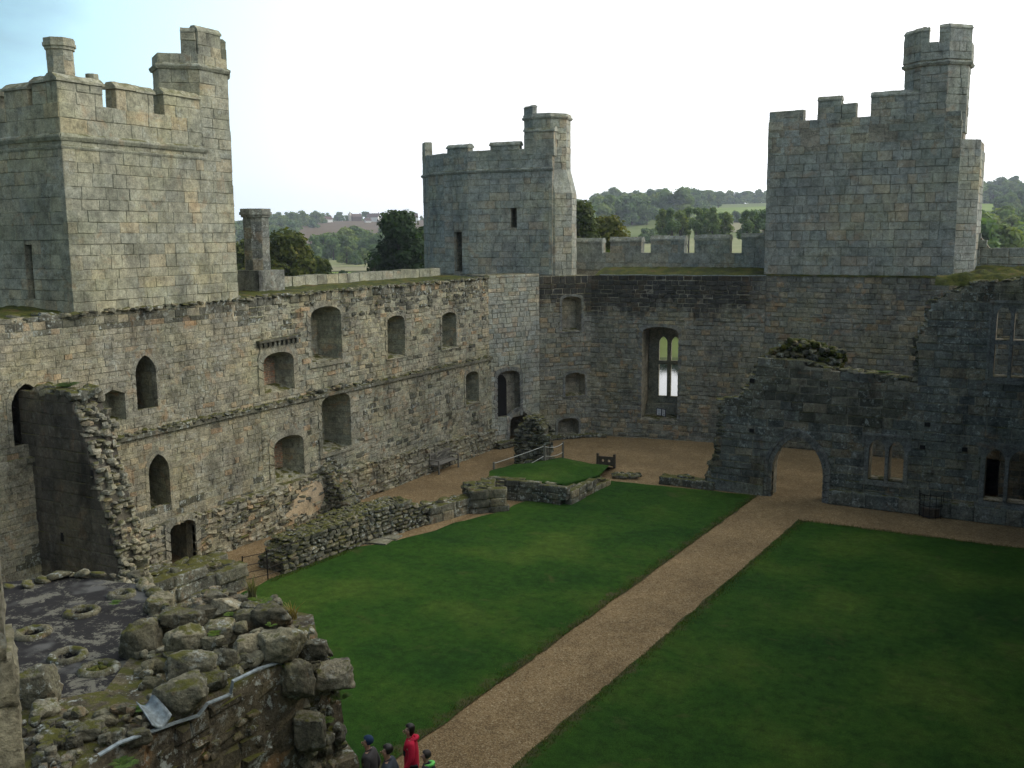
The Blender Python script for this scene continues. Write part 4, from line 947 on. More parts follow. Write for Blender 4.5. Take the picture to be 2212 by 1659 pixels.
low_wall('kerb_wall', [(-14.95, 40.55), (-12.95, 40.6)], .5, lambda t: .34-.08*math.sin(t*9), .42, 'short dark kerb of blocks running up to the hall wall end', 'ruined wall', 307, big=True)
low_wall('ruined_pillar', [(-22.45, 40.6), (-21.1, 41.0)], 1.1, lambda t: lerp_tab([(0, 1.75), (.35, 2.45), (.75, 2.45), (1, 1.9)], t), .27, 'stump of a ruined rubble pillar with a wide mossy head beside the rope fence', 'ruined wall', 308)
low_wall('block_wall', [(-23.2, 17.6), (-23.0, 19.8), (-22.75, 21.6)], 1.3, lambda t: lerp_tab([(0, 1.0), (.5, 1.15), (.9, .95), (1, .75)], t), .58, 'low wall of big worn ashlar blocks ending at the iron railing', 'ruined wall', 309, big=True)
low_wall('wall_foot', [(-25.2, 43.2), (-24.0, 46.2), (-22.3, 48.2), (-21.4, 48.6)], .5, lambda t: .34-.2*t, .26, 'line of rubble footing below the far corner fireplaces', 'ruined wall', 310)
bm = newbm(); rnd = random.Random(12)
a = onz(1195-70, 1180, .0)
for px, py, s, r in ((815, 1172, .95, .2), (842, 1163, .8, .15)):
    p = onz(px, py, .0); box(bm, (p.x, p.y, .035), (s, s*.62, .09), r, .6, 0, .01, rnd)
tag(build('paving_slab', bm, M['frame']), 'pale flat paving slabs beside the drain opening', 'slab')
sheet('gravel_strip', [(p.x, p.y) for p in (onz(800, 1180), onz(860, 1168), onz(940, 1148), onz(1015, 1116), onz(1050, 1100), onz(1010, 1110), onz(930, 1134), onz(850, 1150))], .036, M['gravel'], wob=.03, seed=8)
# ------------------------------------------------------------------ bench
def bench():
    b = empty('bench', (-24.95, 37.9, 0), 'grey slatted wooden bench against the foot of the left wall', 'bench'); L = 1.75; x0, y0 = -24.95, 37.9
    def part(nm, fn):
        bm = newbm(); fn(bm); return build(nm, bm, M['wood'], b)
    part('seat', lambda bm: [box(bm, (x0-.18+i*.11, y0, .44), (.085, L, .028)) for i in range(4)])
    part('backrest', lambda bm: [box(bm, (x0-.27, y0-L/2+.09+i*.1125, .66), (.022, .05, .40)) for i in range(15)]+[box(bm, (x0-.28, y0, .89), (.045, L, .09)), box(bm, (x0-.26, y0, .49), (.04, L, .05))])
    for s in (-1, 1):
        part('leg', lambda bm: box(bm, (x0-.28, y0+s*(L/2-.03), .46), (.06, .06, .92))); part('leg', lambda bm: box(bm, (x0+.22, y0+s*(L/2-.03), .32), (.06, .06, .64)))
        part('armrest', lambda bm: (box(bm, (x0-.03, y0+s*(L/2-.03), .655), (.56, .08, .035)), box(bm, (x0-.03, y0+s*(L/2-.03), .40), (.46, .04, .06))))
bench()
# ------------------------------------------------------------------ rope fence
def rope_fence():
    F_ = empty('rope_fence', tuple(onz(1177, 1007, .35)), 'rope fence of three grey posts and two pale ropes across the grass mound', 'fence')
    base = [onz(1067, 1024, .40), onz(1176, 1007, .35), onz(1216, 994, .05)]; tops = []
    hs_ = [.55, 1.02, .92]
    for p, h in zip(base, hs_):
        bm = newbm(); box(bm, (p.x, p.y, p.z+h/2-.1), (.09, .09, h+.2), .3, .5, 0, .004); build('post', bm, M['wood'], F_); tops.append(Vector((p.x, p.y, p.z+h)))
    def rp(a, b, sag):
        bm = newbm(); tube(bm, [a.lerp(b, i/14)+Vector((0, 0, -sag*4*(i/14)*(1-i/14))) for i in range(15)], .016, 6); build('rope', bm, M['rope'], F_)
    t = [q-Vector((0, 0, .06)) for q in tops]
    rp(t[0], t[1], .02); rp(t[1], t[2], .14); l = [q-Vector((0, 0, .52)) for q in tops]
    rp(base[0].lerp(base[1], .62)+Vector((0, 0, .15)), l[1], .02); rp(l[1], l[2], .10)
rope_fence()
# ------------------------------------------------------------------ stocks
def stocks():
    c = onz(1309, 1009, 0); S = empty('stocks', (c.x, c.y, 0), 'dark wooden stocks with two holes standing on the gravel edge', 'stocks'); w_ = .84
    f = Fr((c.x, c.y), (1, .12)); 
    for s in (-1, 1):
        bm = newbm(); box(bm, f.p(s*w_/2, .32, 0), (.10, .12, .66), .12, .4, 0, .004); build('post', bm, M['woodd'], S)
    circ = lambda cu, cz_, r, n=14: [(cu+r*math.cos(2*math.pi*k/n), cz_+r*math.sin(2*math.pi*k/n)) for k in range(n)]
    bm = newbm(); core(bm, f, [(-w_/2+.04, .08), (w_/2-.04, .08), (w_/2-.04, .52), (-w_/2+.04, .52)], [(circ(-.15, .32, .065), None, 1.), (circ(.15, .32, .065), None, 1.)], .03, -.03, 0); build('board', bm, M['woodd'], S)
stocks()
# ------------------------------------------------------------------ information stand in the window embrasure
def sign():
    p = hu(1427, 893, fC); c = fC.p(p[0], p[1], -.30); S = empty('information_board', tuple(c), 'small open folding board with white pages in a dark frame on the tall window ledge', 'sign')
    wht = simple('white_page', (.72, .74, .76), .6, .04); ink = simple('grey_print', (.22, .24, .27), .6, .05); blu = simple('dark_blue_frame', (.02, .02, .05), .5, .1)
    for s in (-1, 1):
        f = Fr((c.x, c.y), (fC.u+fC.n*(.45 if s < 0 else -.0)*-s) if s < 0 else (fC.u+fC.n*.9)); u0, u1 = (-.34, -.01) if s < 0 else (.01, .34)
        z = c.z-.20
        bm = newbm(); prism(bm, f, [(u0, z), (u1, z), (u1, z+.42), (u0, z+.42)], -.03, 0); pnl = build('panel', bm, blu, S)
        bm = newbm(); prism(bm, f, [(u0+.035, z+.04), (u1-.035, z+.04), (u1-.035, z+.38), (u0+.035, z+.38)], 0.001, .006); pg = build('page', bm, wht, S)
        bm = newbm()
        for i in range(6): prism(bm, f, [(u0+.06, z+.33-i*.032), (u1-.08, z+.33-i*.032), (u1-.08, z+.342-i*.032), (u0+.06, z+.342-i*.032)], .006, .008)
        prism(bm, f, [(u0+.12, z+.07), (u1-.06, z+.07), (u1-.06, z+.13), (u0+.12, z+.13)], .006, .008); build('printed_text', bm, ink, S)
sign()
# ------------------------------------------------------------------ iron basket standing against the hall wall
def basket():
    c = onz(2008, 1119, 0); B = empty('iron_basket', (c.x, c.y+.25, 0), 'dark iron cage basket standing against the foot of the hall wall', 'basket'); c = Vector((c.x, c.y+.28, 0)); r = .44
    bm = newbm()
    for zz in (.08, .5, .93): tube(bm, [(c.x+r*math.cos(2*math.pi*k/20), c.y+r*math.sin(2*math.pi*k/20), zz) for k in range(21)], .018, 6)
    build('hoops', bm, M['iron'], B)
    for k in range(12):
        a = 2*math.pi*k/12; bm = newbm(); tube(bm, [(c.x+r*math.cos(a), c.y+r*math.sin(a), 0), (c.x+r*math.cos(a), c.y+r*math.sin(a), 1.02 if k % 3 == 0 else .95)], .014, 6); build('bar', bm, M['iron'], B)
    bm = newbm(); tube(bm, [(c.x, c.y, .0), (c.x, c.y, .36)], r*.78, 16); build('bowl', bm, M['woodd'], B)
basket()
# ------------------------------------------------------------------ iron railing between the block wall and the low wall
def railing():
    p0, p1, p2 = Vector((-22.1, 21.8, 0)), onz(579, 1254, 0), Vector((-21.55, 26.3, 0))
    Rr = empty('iron_railing', tuple(p1), 'thin rusty iron railing with four rails at the edge of the lawn', 'railing')
    for p in (p0, p1):
        bm = newbm(); tube(bm, [p, p+Vector((0, 0, 1.02))], .022, 6); build('post', bm, M['iron'], Rr)
    for i, h in enumerate((.2, .42, .66, .95)):
        bm = newbm(); tube(bm, [p0+Vector((0, 0, h+.02)), p1+Vector((0, 0, h)), p2+Vector((0, 0, h*.95+.05))], .012, 6); build('rail', bm, M['iron'], Rr)
railing()
# ------------------------------------------------------------------ foreground ruin with its tarred slab
RU = empty('foreground_ruin', (-11, 10, 0), 'near ruin head of big mossy boulders round a black tarred slab', 'ruined wall')
rnd = random.Random(99)
bm = newbm()       # body of the wall: irregular outline, rough faces
def rough_body(bm, plan, z0, zfun, mi=0, amp=.12, st=.28, seed=0):
    """standing mass on a plan polygon with lumpy sides"""
    pts = []; n = len(plan)
    for i in range(n):
        a = Vector(plan[i]); b = Vector(plan[(i+1) % n]); k = max(1, int((b-a).length/st))
        for q in range(k): pts.append(a.lerp(b, q/k))
    c = sum(pts, Vector((0, 0)))/len(pts); rows = []; m_ = 20
    for j in range(m_+1):
        r = []
        for p in pts:
            zt_ = zfun(p.x, p.y); z = z0+(zt_-z0)*j/m_; d = (p-c).normalized(); e = amp*(noise.noise((p.x*1.6, p.y*1.6, z*1.6+seed))*1.2+noise.noise((p.x*5, p.y*5, z*5+seed))*.5)
            r.append(bm.verts.new((p.x+d.x*e, p.y+d.y*e, z)))
        rows.append(r)
    L = len(pts)
    for r0, r1 in zip(rows, rows[1:]):
        for i in range(L): f = face(bm, (r0[i], r0[(i+1) % L], r1[(i+1) % L], r1[i]), .5, mi); f.smooth = True
    for t in tessellate_polygon([[Vector((p.x, p.y, 0)) for p in pts]]): face(bm, [rows[-1][i] for i in t], .5, mi)
ztop = lambda x, y: 4.75 if y < 11.6 else 4.75-.9*(y-11.6)
rough_body(bm, [(-13.4, 6.2), (-10.22, 5.0), (-10.15, 9.3), (-10.05, 11.0), (-10.3, 11.75), (-10.9, 12.35), (-12.5, 12.5), (-13.4, 11.6), (-12.2, 9.5), (-11.7, 8.7)][::1], -.3, lambda x, y: 4.55, 0, .10)
rough_body(bm, [(-10.5, 10.9), (-10.15, 11.4), (-10.1, 12.0), (-10.5, 12.3), (-11.3, 12.3), (-11.6, 11.6)], -.3, lambda x, y: 3.5, 0, .16, seed=3)
rough_body(bm, [(-10.9, 11.2), (-9.9, 11.6), (-9.75, 12.0), (-10.1, 12.3), (-11.3, 12.3)], -.3, lambda x, y: 2.4, 0, .16, seed=5)
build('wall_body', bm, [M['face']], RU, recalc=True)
bm = newbm()
sl = [onz(-30, 1262, 4.5), onz(140, 1243, 4.5), onz(300, 1262, 4.5), onz(345, 1310, 4.5), onz(420, 1420, 4.5), onz(300, 1560, 4.5), onz(20, 1580, 4.5), onz(-160, 1500, 4.5)]
vs = [bm.verts.new((p.x, p.y, 4.5)) for p in sl]; lo = [bm.verts.new((p.x, p.y, 3.0)) for p in sl]
holes = [onz(px, py, 4.5) for px, py in ((177, 1324), (70, 1370), (146, 1419), (263, 1286))]
bm.free(); bm = newbm()
ol = [Vector((p.x, p.y, 0)) for p in sl]; hl = [[Vector((c.x+.17*math.cos(2*math.pi*k/16)*(1+.1*math.sin(k*2.1)), c.y+.17*math.sin(2*math.pi*k/16), 0)) for k in range(16)] for c in holes]
allp = ol+[p for h in hl for p in h]; vs = [bm.verts.new((p.x, p.y, 4.5)) for p in allp]
for t in tessellate_polygon([ol]+hl): face(bm, [vs[i] for i in t])
lo = [bm.verts.new((p.x, p.y, 3.6)) for p in allp]; k0 = len(ol)
for i in range(k0): face(bm, (vs[i], vs[(i+1) % k0], lo[(i+1) % k0], lo[i]))
for h in hl:
    for i in range(16): face(bm, (vs[k0+i], vs[k0+(i+1) % 16], lo[k0+(i+1) % 16], lo[k0+i]))
    face(bm, [lo[k0+i] for i in range(16)]); k0 += 16
build('tarred_slab', bm, M['slab'], RU)
for c in holes+[onz(214, 1446, 4.5)]:
    bm = newbm(); big = c is not holes[3]
    big *= 1; rr = .235*(1 if big else .8); rows = []
    for k in range(28):
        a = 2*math.pi*k/28; row = []
        for q in range(9):
            b = math.pi*(q/8*1.3-.15); d_ = rr*(1+.10*noise.noise((c.x*9+math.cos(a)*1.5, c.y*9+math.sin(a)*1.5, 1)))+.075*math.cos(b); zz = .07*math.sin(b)
            e = .022*noise.noise((math.cos(a)*7+c.x, math.sin(a)*7, q*.8))
            row.append(bm.verts.new((c.x+(d_+e)*math.cos(a), c.y+(d_+e)*math.sin(a), 4.50+zz+e)))
        rows.append(row)
    for k in range(28):
        for q in range(8): face(bm, (rows[k][q], rows[(k+1) % 28][q], rows[(k+1) % 28][q+1], rows[k][q+1]), .35)
    build('stone_ring', bm, M['fore'], RU, smooth=True)
bm = newbm(); c = onz(214, 1446, 4.5)
for i in range(22): blob(bm, (c.x+rnd.uniform(-.17, .17), c.y+rnd.uniform(-.17, .17), 4.52), (.1, .1, .06), rnd, n=2)
build('moss_plug', bm, M['moss'], RU, smooth=True)
# parapet of small mossy stones round the far side of the slab
bm = newbm()
for (ax, ay), (bx, by) in (((-20, 1268), (60, 1262)), ((60, 1262), (140, 1240)), ((140, 1240), (290, 1240)), ((290, 1240), (345, 1290)), ((345, 1290), (372, 1330))):
    stone_row(bm, onz(ax, ay, 4.55), onz(bx, by, 4.55), .34, .24, rnd, hz=.6, n=3)
build('slab_edging', bm, M['fore'], RU, smooth=True)
# big boulders; picture position and size, height of centre, kind
BO = [(308, 1392, 92, 120, 4.66), (395, 1337, 98, 52, 4.9), (400, 1384, 84, 70, 4.86), (412, 1435, 104, 76, 4.84), (388, 1505, 108, 92, 4.72), (473, 1365, 78, 56, 4.86), (486, 1422, 54, 54, 4.78), (452, 1388, 34, 34, 4.85),
      (474, 1384, 24, 24, 4.88), (535, 1404, 68, 84, 4.74), (612, 1392, 100, 78, 4.78), (588, 1333, 84, 66, 4.95), (530, 1340, 54, 54, 4.9), (520, 1358, 30, 34, 4.92), (488, 1312, 66, 44, 4.95), (446, 1322, 52, 32, 4.92), (645, 1470, 72, 108, 4.2),
      (720, 1463, 84, 80, 3.95), (668, 1585, 72, 120, 3.3), (460, 1470, 60, 46, 4.7), (678, 1402, 60, 50, 4.55), (345, 1307, 62, 62, 4.6), (462, 1290, 66, 34, 4.85), (515, 1296, 44, 26, 4.9), (82, 1487, 82, 110, 4.75),
      (188, 1582, 66, 52, 4.62), (158, 1600, 36, 38, 4.62), (116, 1600, 70, 52, 4.62), (100, 1640, 52, 34, 4.6), (232, 1554, 42, 32, 4.62), (95, 1535, 60, 44, 4.6), (250, 1590, 44, 40, 4.6), (300, 1590, 50, 40, 4.55), (540, 1312, 40, 24, 4.96),
      (505, 1450, 40, 34, 4.6), (560, 1368, 40, 30, 4.88), (432, 1305, 40, 30, 4.8), (355, 1350, 50, 46, 4.78), (345, 1440, 46, 50, 4.62), (330, 1480, 44, 46, 4.55)]
for px, py, w_, h_, zc in BO:
    bm = newbm()
    p = onz(px, py, zc); D_ = (p-CAM).length; W_ = w_*D_/FPX; H_ = h_*D_/FPX
    blob(bm, p, (W_*.88, W_*.70, max(.08, H_*.74)), rnd, math.atan2(p.y, p.x)+math.pi/2+rnd.uniform(-.3, .3), rnd.uniform(-.12, .12), n=13, sq=.52, rough=.11, tx=rnd.uniform(-.1, .1))
    build('boulder', bm, M['fore'], RU, smooth=True)
bm = newbm()
for i in range(620):      # small stones packed between them
    x = rnd.uniform(-13.2, -10.2); y = rnd.uniform(6.3, 12.3)
    q = Vector((x, y, 4.6+rnd.uniform(-.05, .14)))
    v = RM.transposed() @ (q-CAM); px = CX+FPX*v.x/-v.z; py = CY-FPX*v.y/-v.z
    if x > -11.3 and y > 11.5: continue
    if (px < 300 and py < 1530) or (px-300)*.9 < -(py-1300)*0-0 and py < 1500: continue
    s = rnd.uniform(.07, .19); blob(bm, q, (s*1.2, s, s*.8), rnd, rnd.uniform(0, 3), n=3, sq=.5, rough=.14)
for i in range(420):      # ragged end of the wall, stones sticking out of the slope
    t = rnd.random(); p0 = Vector((-10.25, 11.6, 4.4)).lerp(Vector((-9.65, 11.9, .2)), t); p0 += Vector((rnd.uniform(-.9, .1)*(1 if rnd.random() < .5 else .25), rnd.uniform(-.8, .3), rnd.uniform(-.2, .2)))
    s = rnd.uniform(.09, .24); blob(bm, p0, (s*1.2, s, s*.85), rnd, rnd.uniform(0, 3), n=3, sq=.62, rough=.13)
tag(build('rubble_stones', bm, M['fore'], RU), kind='stuff')
bm = newbm()      # rough courses of the right hand face
fF = Fr((-10.13, 0), (0, 1), (1, 0))
masonry(bm, fF, [(4.8, .1), (11.35, .1), (11.45, 2.4), (11.0, 4.40), (4.8, 4.40)], [], .27, .46, 0, .2, .034, .05, 401, 0)
for i in range(140):
    y = rnd.uniform(5.6, 11.5); z = rnd.uniform(.4, 4.3); s = rnd.uniform(.08, .24); blob(bm, (-10.13, y, z), (.09+s*.2, s*1.5, s*.75), rnd, rnd.uniform(-.1, .1), n=3, sq=.85, rough=.12)
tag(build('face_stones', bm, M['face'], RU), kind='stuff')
# lead flashing along the face and the lead spout
bm = newbm(); ptz = []
for px, py in ((215, 1632), (262, 1604), (330, 1580), (385, 1560), (430, 1546), (450, 1520), (500, 1500), (505, 1472), (560, 1445), (600, 1432), (640, 1440), (690, 1395)):
    ptz.append(onx(px, py, -10.05))
for a, b in zip(ptz, ptz[1:]):
    v = [bm.verts.new(q) for q in (a, b, b+Vector((-.045, 0, .012)), a+Vector((-.045, 0, .012)))]; face(bm, v)
    v = [bm.verts.new(q) for q in (a+Vector((.004, 0, -.018)), b+Vector((.004, 0, -.018)), b, a)]; face(bm, v)
build('lead_flashing', bm, M['lead'], RU)
sp = onz(337, 1561, 4.55); SPt = newbm(); g = []
for i in range(9):
    t = i/8; r = []
    for j in range(9):
        s = j/8-.5; q = Vector((sp.x-.22+.42*t, sp.y+.02+s*(.24+.05*t)*1.1-.08*t, 4.74-.12*t-.06*t*t+.34*abs(s)**1.6))
        r.append(SPt.verts.new(q))
    g.append(r)
for i in range(8):
    for j in range(8): face(SPt, (g[i][j], g[i+1][j], g[i+1][j+1], g[i][j+1])).smooth = True
o = build('lead_spout', SPt, M['lead'], RU); md = o.modifiers.new('thickness', 'SOLIDIFY'); md.thickness = .015
bm = newbm()       # short blades and worn tufts where the turf meets the gravel
for (a, b, sg, n_) in (((-11.65, 16.8), (-10.62, 40.1), -1, 5200), ((-9.35, 16.5), (-8.25, 37.3), 1, 5200), ((-12.0, 12.5), (-11.65, 16.8), -1, 900), ((-8.25, 37.35), (0, 37.45), .5, 1500), ((-21.78, 22.6), (-21.42, 26.6), .5, 1600)):
    A_ = Vector(a); B_ = Vector(b)
    for i in range(n_):
        q = A_.lerp(B_, rnd.random()); k_ = abs(rnd.gauss(0, .16)); q += Vector((sg*k_ if abs(sg) == 1 else rnd.uniform(-.08, .25), 0 if abs(sg) == 1 else rnd.uniform(-.2, .12)))
        an = rnd.uniform(0, 6.28); h = rnd.uniform(.03, .075); w2_ = .010; dx = math.cos(an)*w2_; dy = math.sin(an)*w2_; lx = rnd.gauss(0, .03); ly = rnd.gauss(0, .03)
        face(bm, [bm.verts.new((q.x-dx, q.y-dy, .02)), bm.verts.new((q.x+dx, q.y+dy, .02)), bm.verts.new((q.x+lx, q.y+ly, .02+h))], rnd.random())
tag(build('grass_verge', bm, M['leaf'], uv=False), 'uneven fringe of short grass where the lawns meet the gravel', 'grass', kind='stuff')
# ferns and dry grass on the ruin
def tuft(name, p, n, h, m, seed, spread, w_=.006, label=None):
    rnd = random.Random(seed); bm = newbm()
    for i in range(n):
        a = rnd.uniform(0, 6.28); l = h*rnd.uniform(.5, 1.1); b = Vector(p)+Vector((rnd.uniform(-.05, .05), rnd.uniform(-.05, .05), 0)); d = Vector((math.cos(a), math.sin(a), 0))*spread*rnd.uniform(.3, 1)
        s = Vector((-d.y, d.x, 0)).normalized()*w_; pr = None; t = rnd.random()
        for k in range(5):
            q = k/4; c = b+d*l*q*q+Vector((0, 0, l*(q-.35*q*q*spread))); ww = s*(1-q*.85)
            cur = (bm.verts.new(c-ww), bm.verts.new(c+ww))
            if pr: face(bm, (pr[0], pr[1], cur[1], cur[0]), t)
            pr = cur
    o = build(name, bm, m); return tag(o, label, 'plant')
p = onz(545, 1292, 4.95); tuft('grass_tuft', p, 70, .46, M['straw'], 1, .5, .011, label='tuft of tall dry grass on the crest of the near boulders')
def fern(name, p, n, h, seed, label):
    rnd = random.Random(seed); bm = newbm()
    for i in range(n):
        a = rnd.uniform(0, 6.28); l = h*rnd.uniform(.6, 1.1); d = Vector((math.cos(a), math.sin(a), 0)); s = Vector((-d.y, d.x, 0))
        for k in range(1, 12):
            q = k/12; c = Vector(p)+d*l*q*.8+Vector((0, 0, l*(.75*q-.6*q*q))); w_ = l*.22*math.sin(math.pi*min(1, q+.12)); t = rnd.random()
            for sg in (-1, 1):
                e = c+s*sg*w_+d*.03; face(bm, [bm.verts.new(x) for x in (c-d*.008, c+d*.008, e+d*.006, e-d*.004)], t)
    return tag(build(name, bm, M['fern']), label, 'plant')
fern('fern', onz(560, 1305, 4.93), 18, .30, 2, 'bright green fern growing beside the tall dry grass tuft')
tuft('grass_tuft', onz(632, 1338, 4.8), 60, .36, M['straw'], 3, .55, .011, label='dry grass tuft hanging over the right shoulder of the boulders')
fern('fern', onx(738, 1510, -9.75), 14, .30, 4, 'small fern on the outer edge of the ragged wall end')
fern('fern', onx(703, 1560, -9.9), 12, .22, 5, 'small fern low in the shaded wall end')
fern('fern', onz(268, 1655, 4.4), 18, .26, 6, 'low green fern at the very bottom of the near rubble')
fern('fern', onz(462, 1372, 4.93), 14, .16, 7, 'little green weed between the top boulders')
fern('fern', onz(300, 1535, 4.6), 14, .16, 8, 'small weed rooted behind the lead spout')
fern('fern', onz(498, 1330, 4.98), 14, .15, 9, 'green weed on the mossy crest left of the tall grass tuft')
fern('fern', onz(585, 1352, 5.0), 12, .13, 10, 'small weed just below the rounded crest boulder')
fern('fern', onx(620, 1440, -9.98), 12, .12, 11, 'tiny weed rooted on the lead flashing')
fern('fern', onz(250, 1305, 4.6), 16, .16, 12, 'weed beside the smallest stone ring at the slab edge')
fern('fern', onz(380, 1470, 4.75), 12, .13, 13, 'weed under the big boulder right of the slab')
fern('leafy_weed', (-24.3, 17.6, 6.85), 60, .55, 14, 'bushy green growth on top of the dark broken cross wall')
fern('leafy_weed', (-5.9, 40.85, 5.45), 50, .45, 15, 'dark green tuft on the hall wall head right of the archway')
# ------------------------------------------------------------------ near tower corner at the left edge
NP = newbm(); rnd = random.Random(31)
def near_corner():
    c = atr(30, 1340, 6.4); d = Vector((c.x, c.y)).normalized(); s = Vector((-d.y, d.x))   # s points left
    f = Fr((c.x, c.y), (-s.x, -s.y), (-d.x, -d.y)); z = 1.5
    while z < 9.6:
        h = rnd.uniform(.30, .46); out = (max(0, 7.6-z))*.012+rnd.uniform(-.035, .03)+(.10 if z < 6.75 else 0)-(.05 if z > 8.3 else 0); u = out
        while u > -2.4:
            w_ = rnd.uniform(.5, .9); m_ = f.p(u-w_/2, z+h/2, -.3+rnd.uniform(-.02, .02))
            blob(NP, m_, (w_-.012, .62, h-.004), rnd, math.atan2(f.u.y, f.u.x)+rnd.uniform(-.02, .02), rnd.uniform(-.01, .01), n=8, sq=.95, rough=.03, cut=False); u -= w_
        z += h
    prism(NP, f, [(-2.4, 1), (-.12, 1), (-.16, 9.5), (-2.4, 9.5)], -2.0, -.12, .5)
near_corner()
tag(build('near_tower_corner', NP, M['near']), 'warm ashlar corner of a nearby tower at the very left edge', 'castle wall')
# ------------------------------------------------------------------ people
def skinned(name, verts, edges, parent, mat, root=0, sub=1):
    me = bpy.data.meshes.new(name); me.from_pydata([v[0] for v in verts], edges, []); o = bpy.data.objects.new(name, me); link(o, parent); me.materials.append(mat)
    md = o.modifiers.new('skin', 'SKIN'); md.use_smooth_shade = True
    for i, v in enumerate(verts):
        r = v[1]; me.skin_vertices[0].data[i].radius = (r, r) if not isinstance(r, tuple) else r
    me.skin_vertices[0].data[root].use_root = True
    s = o.modifiers.new('sub', 'SUBSURF'); s.levels = s.render_levels = sub; return o
skin_m = simple('skin', (.42, .24, .17), .55, .08, 20, .05)
lip_m = simple('lips', (.25, .09, .08), .5, .05)
def person(px, py, H, face_az, coat, trou, hair, label, hood=None, scarf=None, dark_front=False, longhair=False):
    top = onz(px, py, H); base = Vector((top.x, top.y, 0)); P = empty('person', tuple(base), label, 'person', 'people walking on the lawn edge')
    fd = Vector((math.cos(face_az), math.sin(face_az), 0)); sdv = Vector((-fd.y, fd.x, 0)); k = H/1.75
    W = lambda f, s, z: tuple(base+fd*f*k+sdv*s*k+Vector((0, 0, z*k)))
    v = []; e = []
    def add(pos, r, pr=None):
        v.append((W(*pos), r*k if not isinstance(r, tuple) else (r[0]*k, r[1]*k)))
        if pr is not None: e.append((pr, len(v)-1))
        return len(v)-1
    pel = add((0, 0, .93), .135); wa = add((.0, 0, 1.08), .125, pel); ch = add((-.01, 0, 1.28), .15, wa); nk = add((.01, 0, 1.47), .058, ch); n2 = add((.03, 0, 1.54), .056, nk); hd = add((.045, 0, 1.62), (.078, .085), n2); h2 = add((.04, 0, 1.68), (.074, .08), hd)
    for s in (-1, 1):
        hp = add((0, s*.09, .90), .095, pel); kn = add((.05*s+.02, s*.10, .50), .062, hp); an = add((-.03+.09*s, s*.10, .09), .042, kn); add((.10+.09*s, s*.11, .04), .038, an)
        sh = add((-.01, s*.17, 1.40), .065, ch); el = add((-.06+.05*s, s*.23, 1.12), .045, sh); wr = add((.06+.08*s, s*.22, .88), .030, el); pm = add((.085+.08*s, s*.215, .82), .034, wr)
        for q in range(4):
            f1 = add((.10+.08*s+(q-1.5)*.016, s*.215, .765-.003*q), .0095, pm); add((.098+.08*s+(q-1.5)*.017, s*.205, .725+abs(q-1.4)*.008), .0085, f1)
        th = add((.12+.08*s, s*.20, .80), .011, pm); add((.14+.08*s, s*.195, .77), .009, th)
    skinned('body', v, e, P, skin_m, 0, 1)
    bm = newbm()   # face: nose, eyes, ears, mouth
    fc = Vector(W(.125, 0, 1.615)); 
    def bit(nm, c, sz, mt):
        bm = newbm(); blob(bm, c, sz, random.Random(2), face_az, n=6, sq=.2, cut=False); build(nm, bm, mt, P, smooth=True)
    bm.free(); bit('nose', fc+fd*.012*k, (.03*k, .024*k, .045*k), skin_m)
    for s in (-1, 1): bit('ear', Vector(W(.04, s*.083, 1.62)), (.04*k, .02*k, .06*k), skin_m); bit('eye', Vector(W(.118, s*.032, 1.64)), (.015*k, .024*k, .012*k), M['black'])
    bit('mouth', Vector(W(.120, 0, 1.565)), (.01*k, .045*k, .009*k), lip_m)
    v = []; e = []; a = add((-.01, 0, 1.00), .165); b = add((-.01, 0, 1.20), .158, a); c = add((-.015, 0, 1.36), .150, b); d_ = add((.005, 0, 1.47), .085, c); add((.015, 0, 1.515), .072, d_); lo_ = add((-.01, 0, .78), .17, a)
    for s in (-1, 1):
        sh = add((-.015, s*.175, 1.39), .082, c); el = add((-.06+.05*s, s*.24, 1.12), .068, sh); add((.05+.08*s, s*.225, .90), .052, el)
    skinned('coat', v, e, P, coat, 0, 1)
    v = []; e = []; a = add((0, 0, .93), .145)
    for s in (-1, 1):
        hp = add((0, s*.09, .86), .11, a); kn = add((.05*s+.02, s*.10, .50), .078, hp); add((-.03+.09*s, s*.10, .10), .062, kn)
    skinned('trousers', v, e, P, trou, 0, 1)
    for s in (-1, 1): bm = newbm(); blob(bm, Vector(W(.05+.09*s, s*.105, .045)), (.27*k, .10*k, .09*k), random.Random(3), face_az, n=6, sq=.5, rough=.02, cut=False); build('shoe', bm, M['black'], P, smooth=True)
    hr = newbm(); hs = bmesh.ops.create_icosphere(hr, subdivisions=3, radius=1)['verts']
    rr = random.Random(5); cc = Vector(W(.008, 0, 1.69))
    for vv in hs:
        q = vv.co.copy(); q.x *= .108*k; q.y *= .098*k; q.z *= .098*k
        if vv.co.x > .1 and q.z < .045*k: q.z = .045*k; q.x *= .80
        if longhair and q.z < 0 and vv.co.x < .3: q.z *= 1.9
        q *= 1+.06*noise.noise(vv.co*4)
        vv.co = cc+fd*q.x+sdv*q.y+Vector((0, 0, q.z))
    build('hair', hr, hair, P, smooth=True)
    if hood:
        bm = newbm()
        for i in range(16):
            a = 2*math.pi*i/16; blob(bm, Vector(W(-.02+.085*math.cos(a)-.03, .085*math.sin(a), 1.455-.02*math.cos(a))), (.075*k, .075*k, .065*k), random.Random(i), a, n=6, sq=.3, rough=.05, cut=False)
        build('hood', bm, hood, P, smooth=True)
    if dark_front:
        v = []; e = []; a = add((.075, 0, 1.02), (.10, .10)); b = add((.07, 0, 1.20), (.10, .10), a); c = add((.065, 0, 1.38), (.085, .085), b); skinned('sweater', v, e, P, dark_front, 0, 1)
    return P
cloth = lambda n, c: simple(n, c, .85, .18, 8, .3)
hair_d = simple('dark_hair', (.012, .009, .008), .45, .3, 60, .4); hair_g = simple('greying_hair', (.035, .028, .024), .6, .4, 60, .4)
dk = cloth('dark_cloth', (.012, .013, .017)); jn = cloth('jeans', (.02, .026, .045))
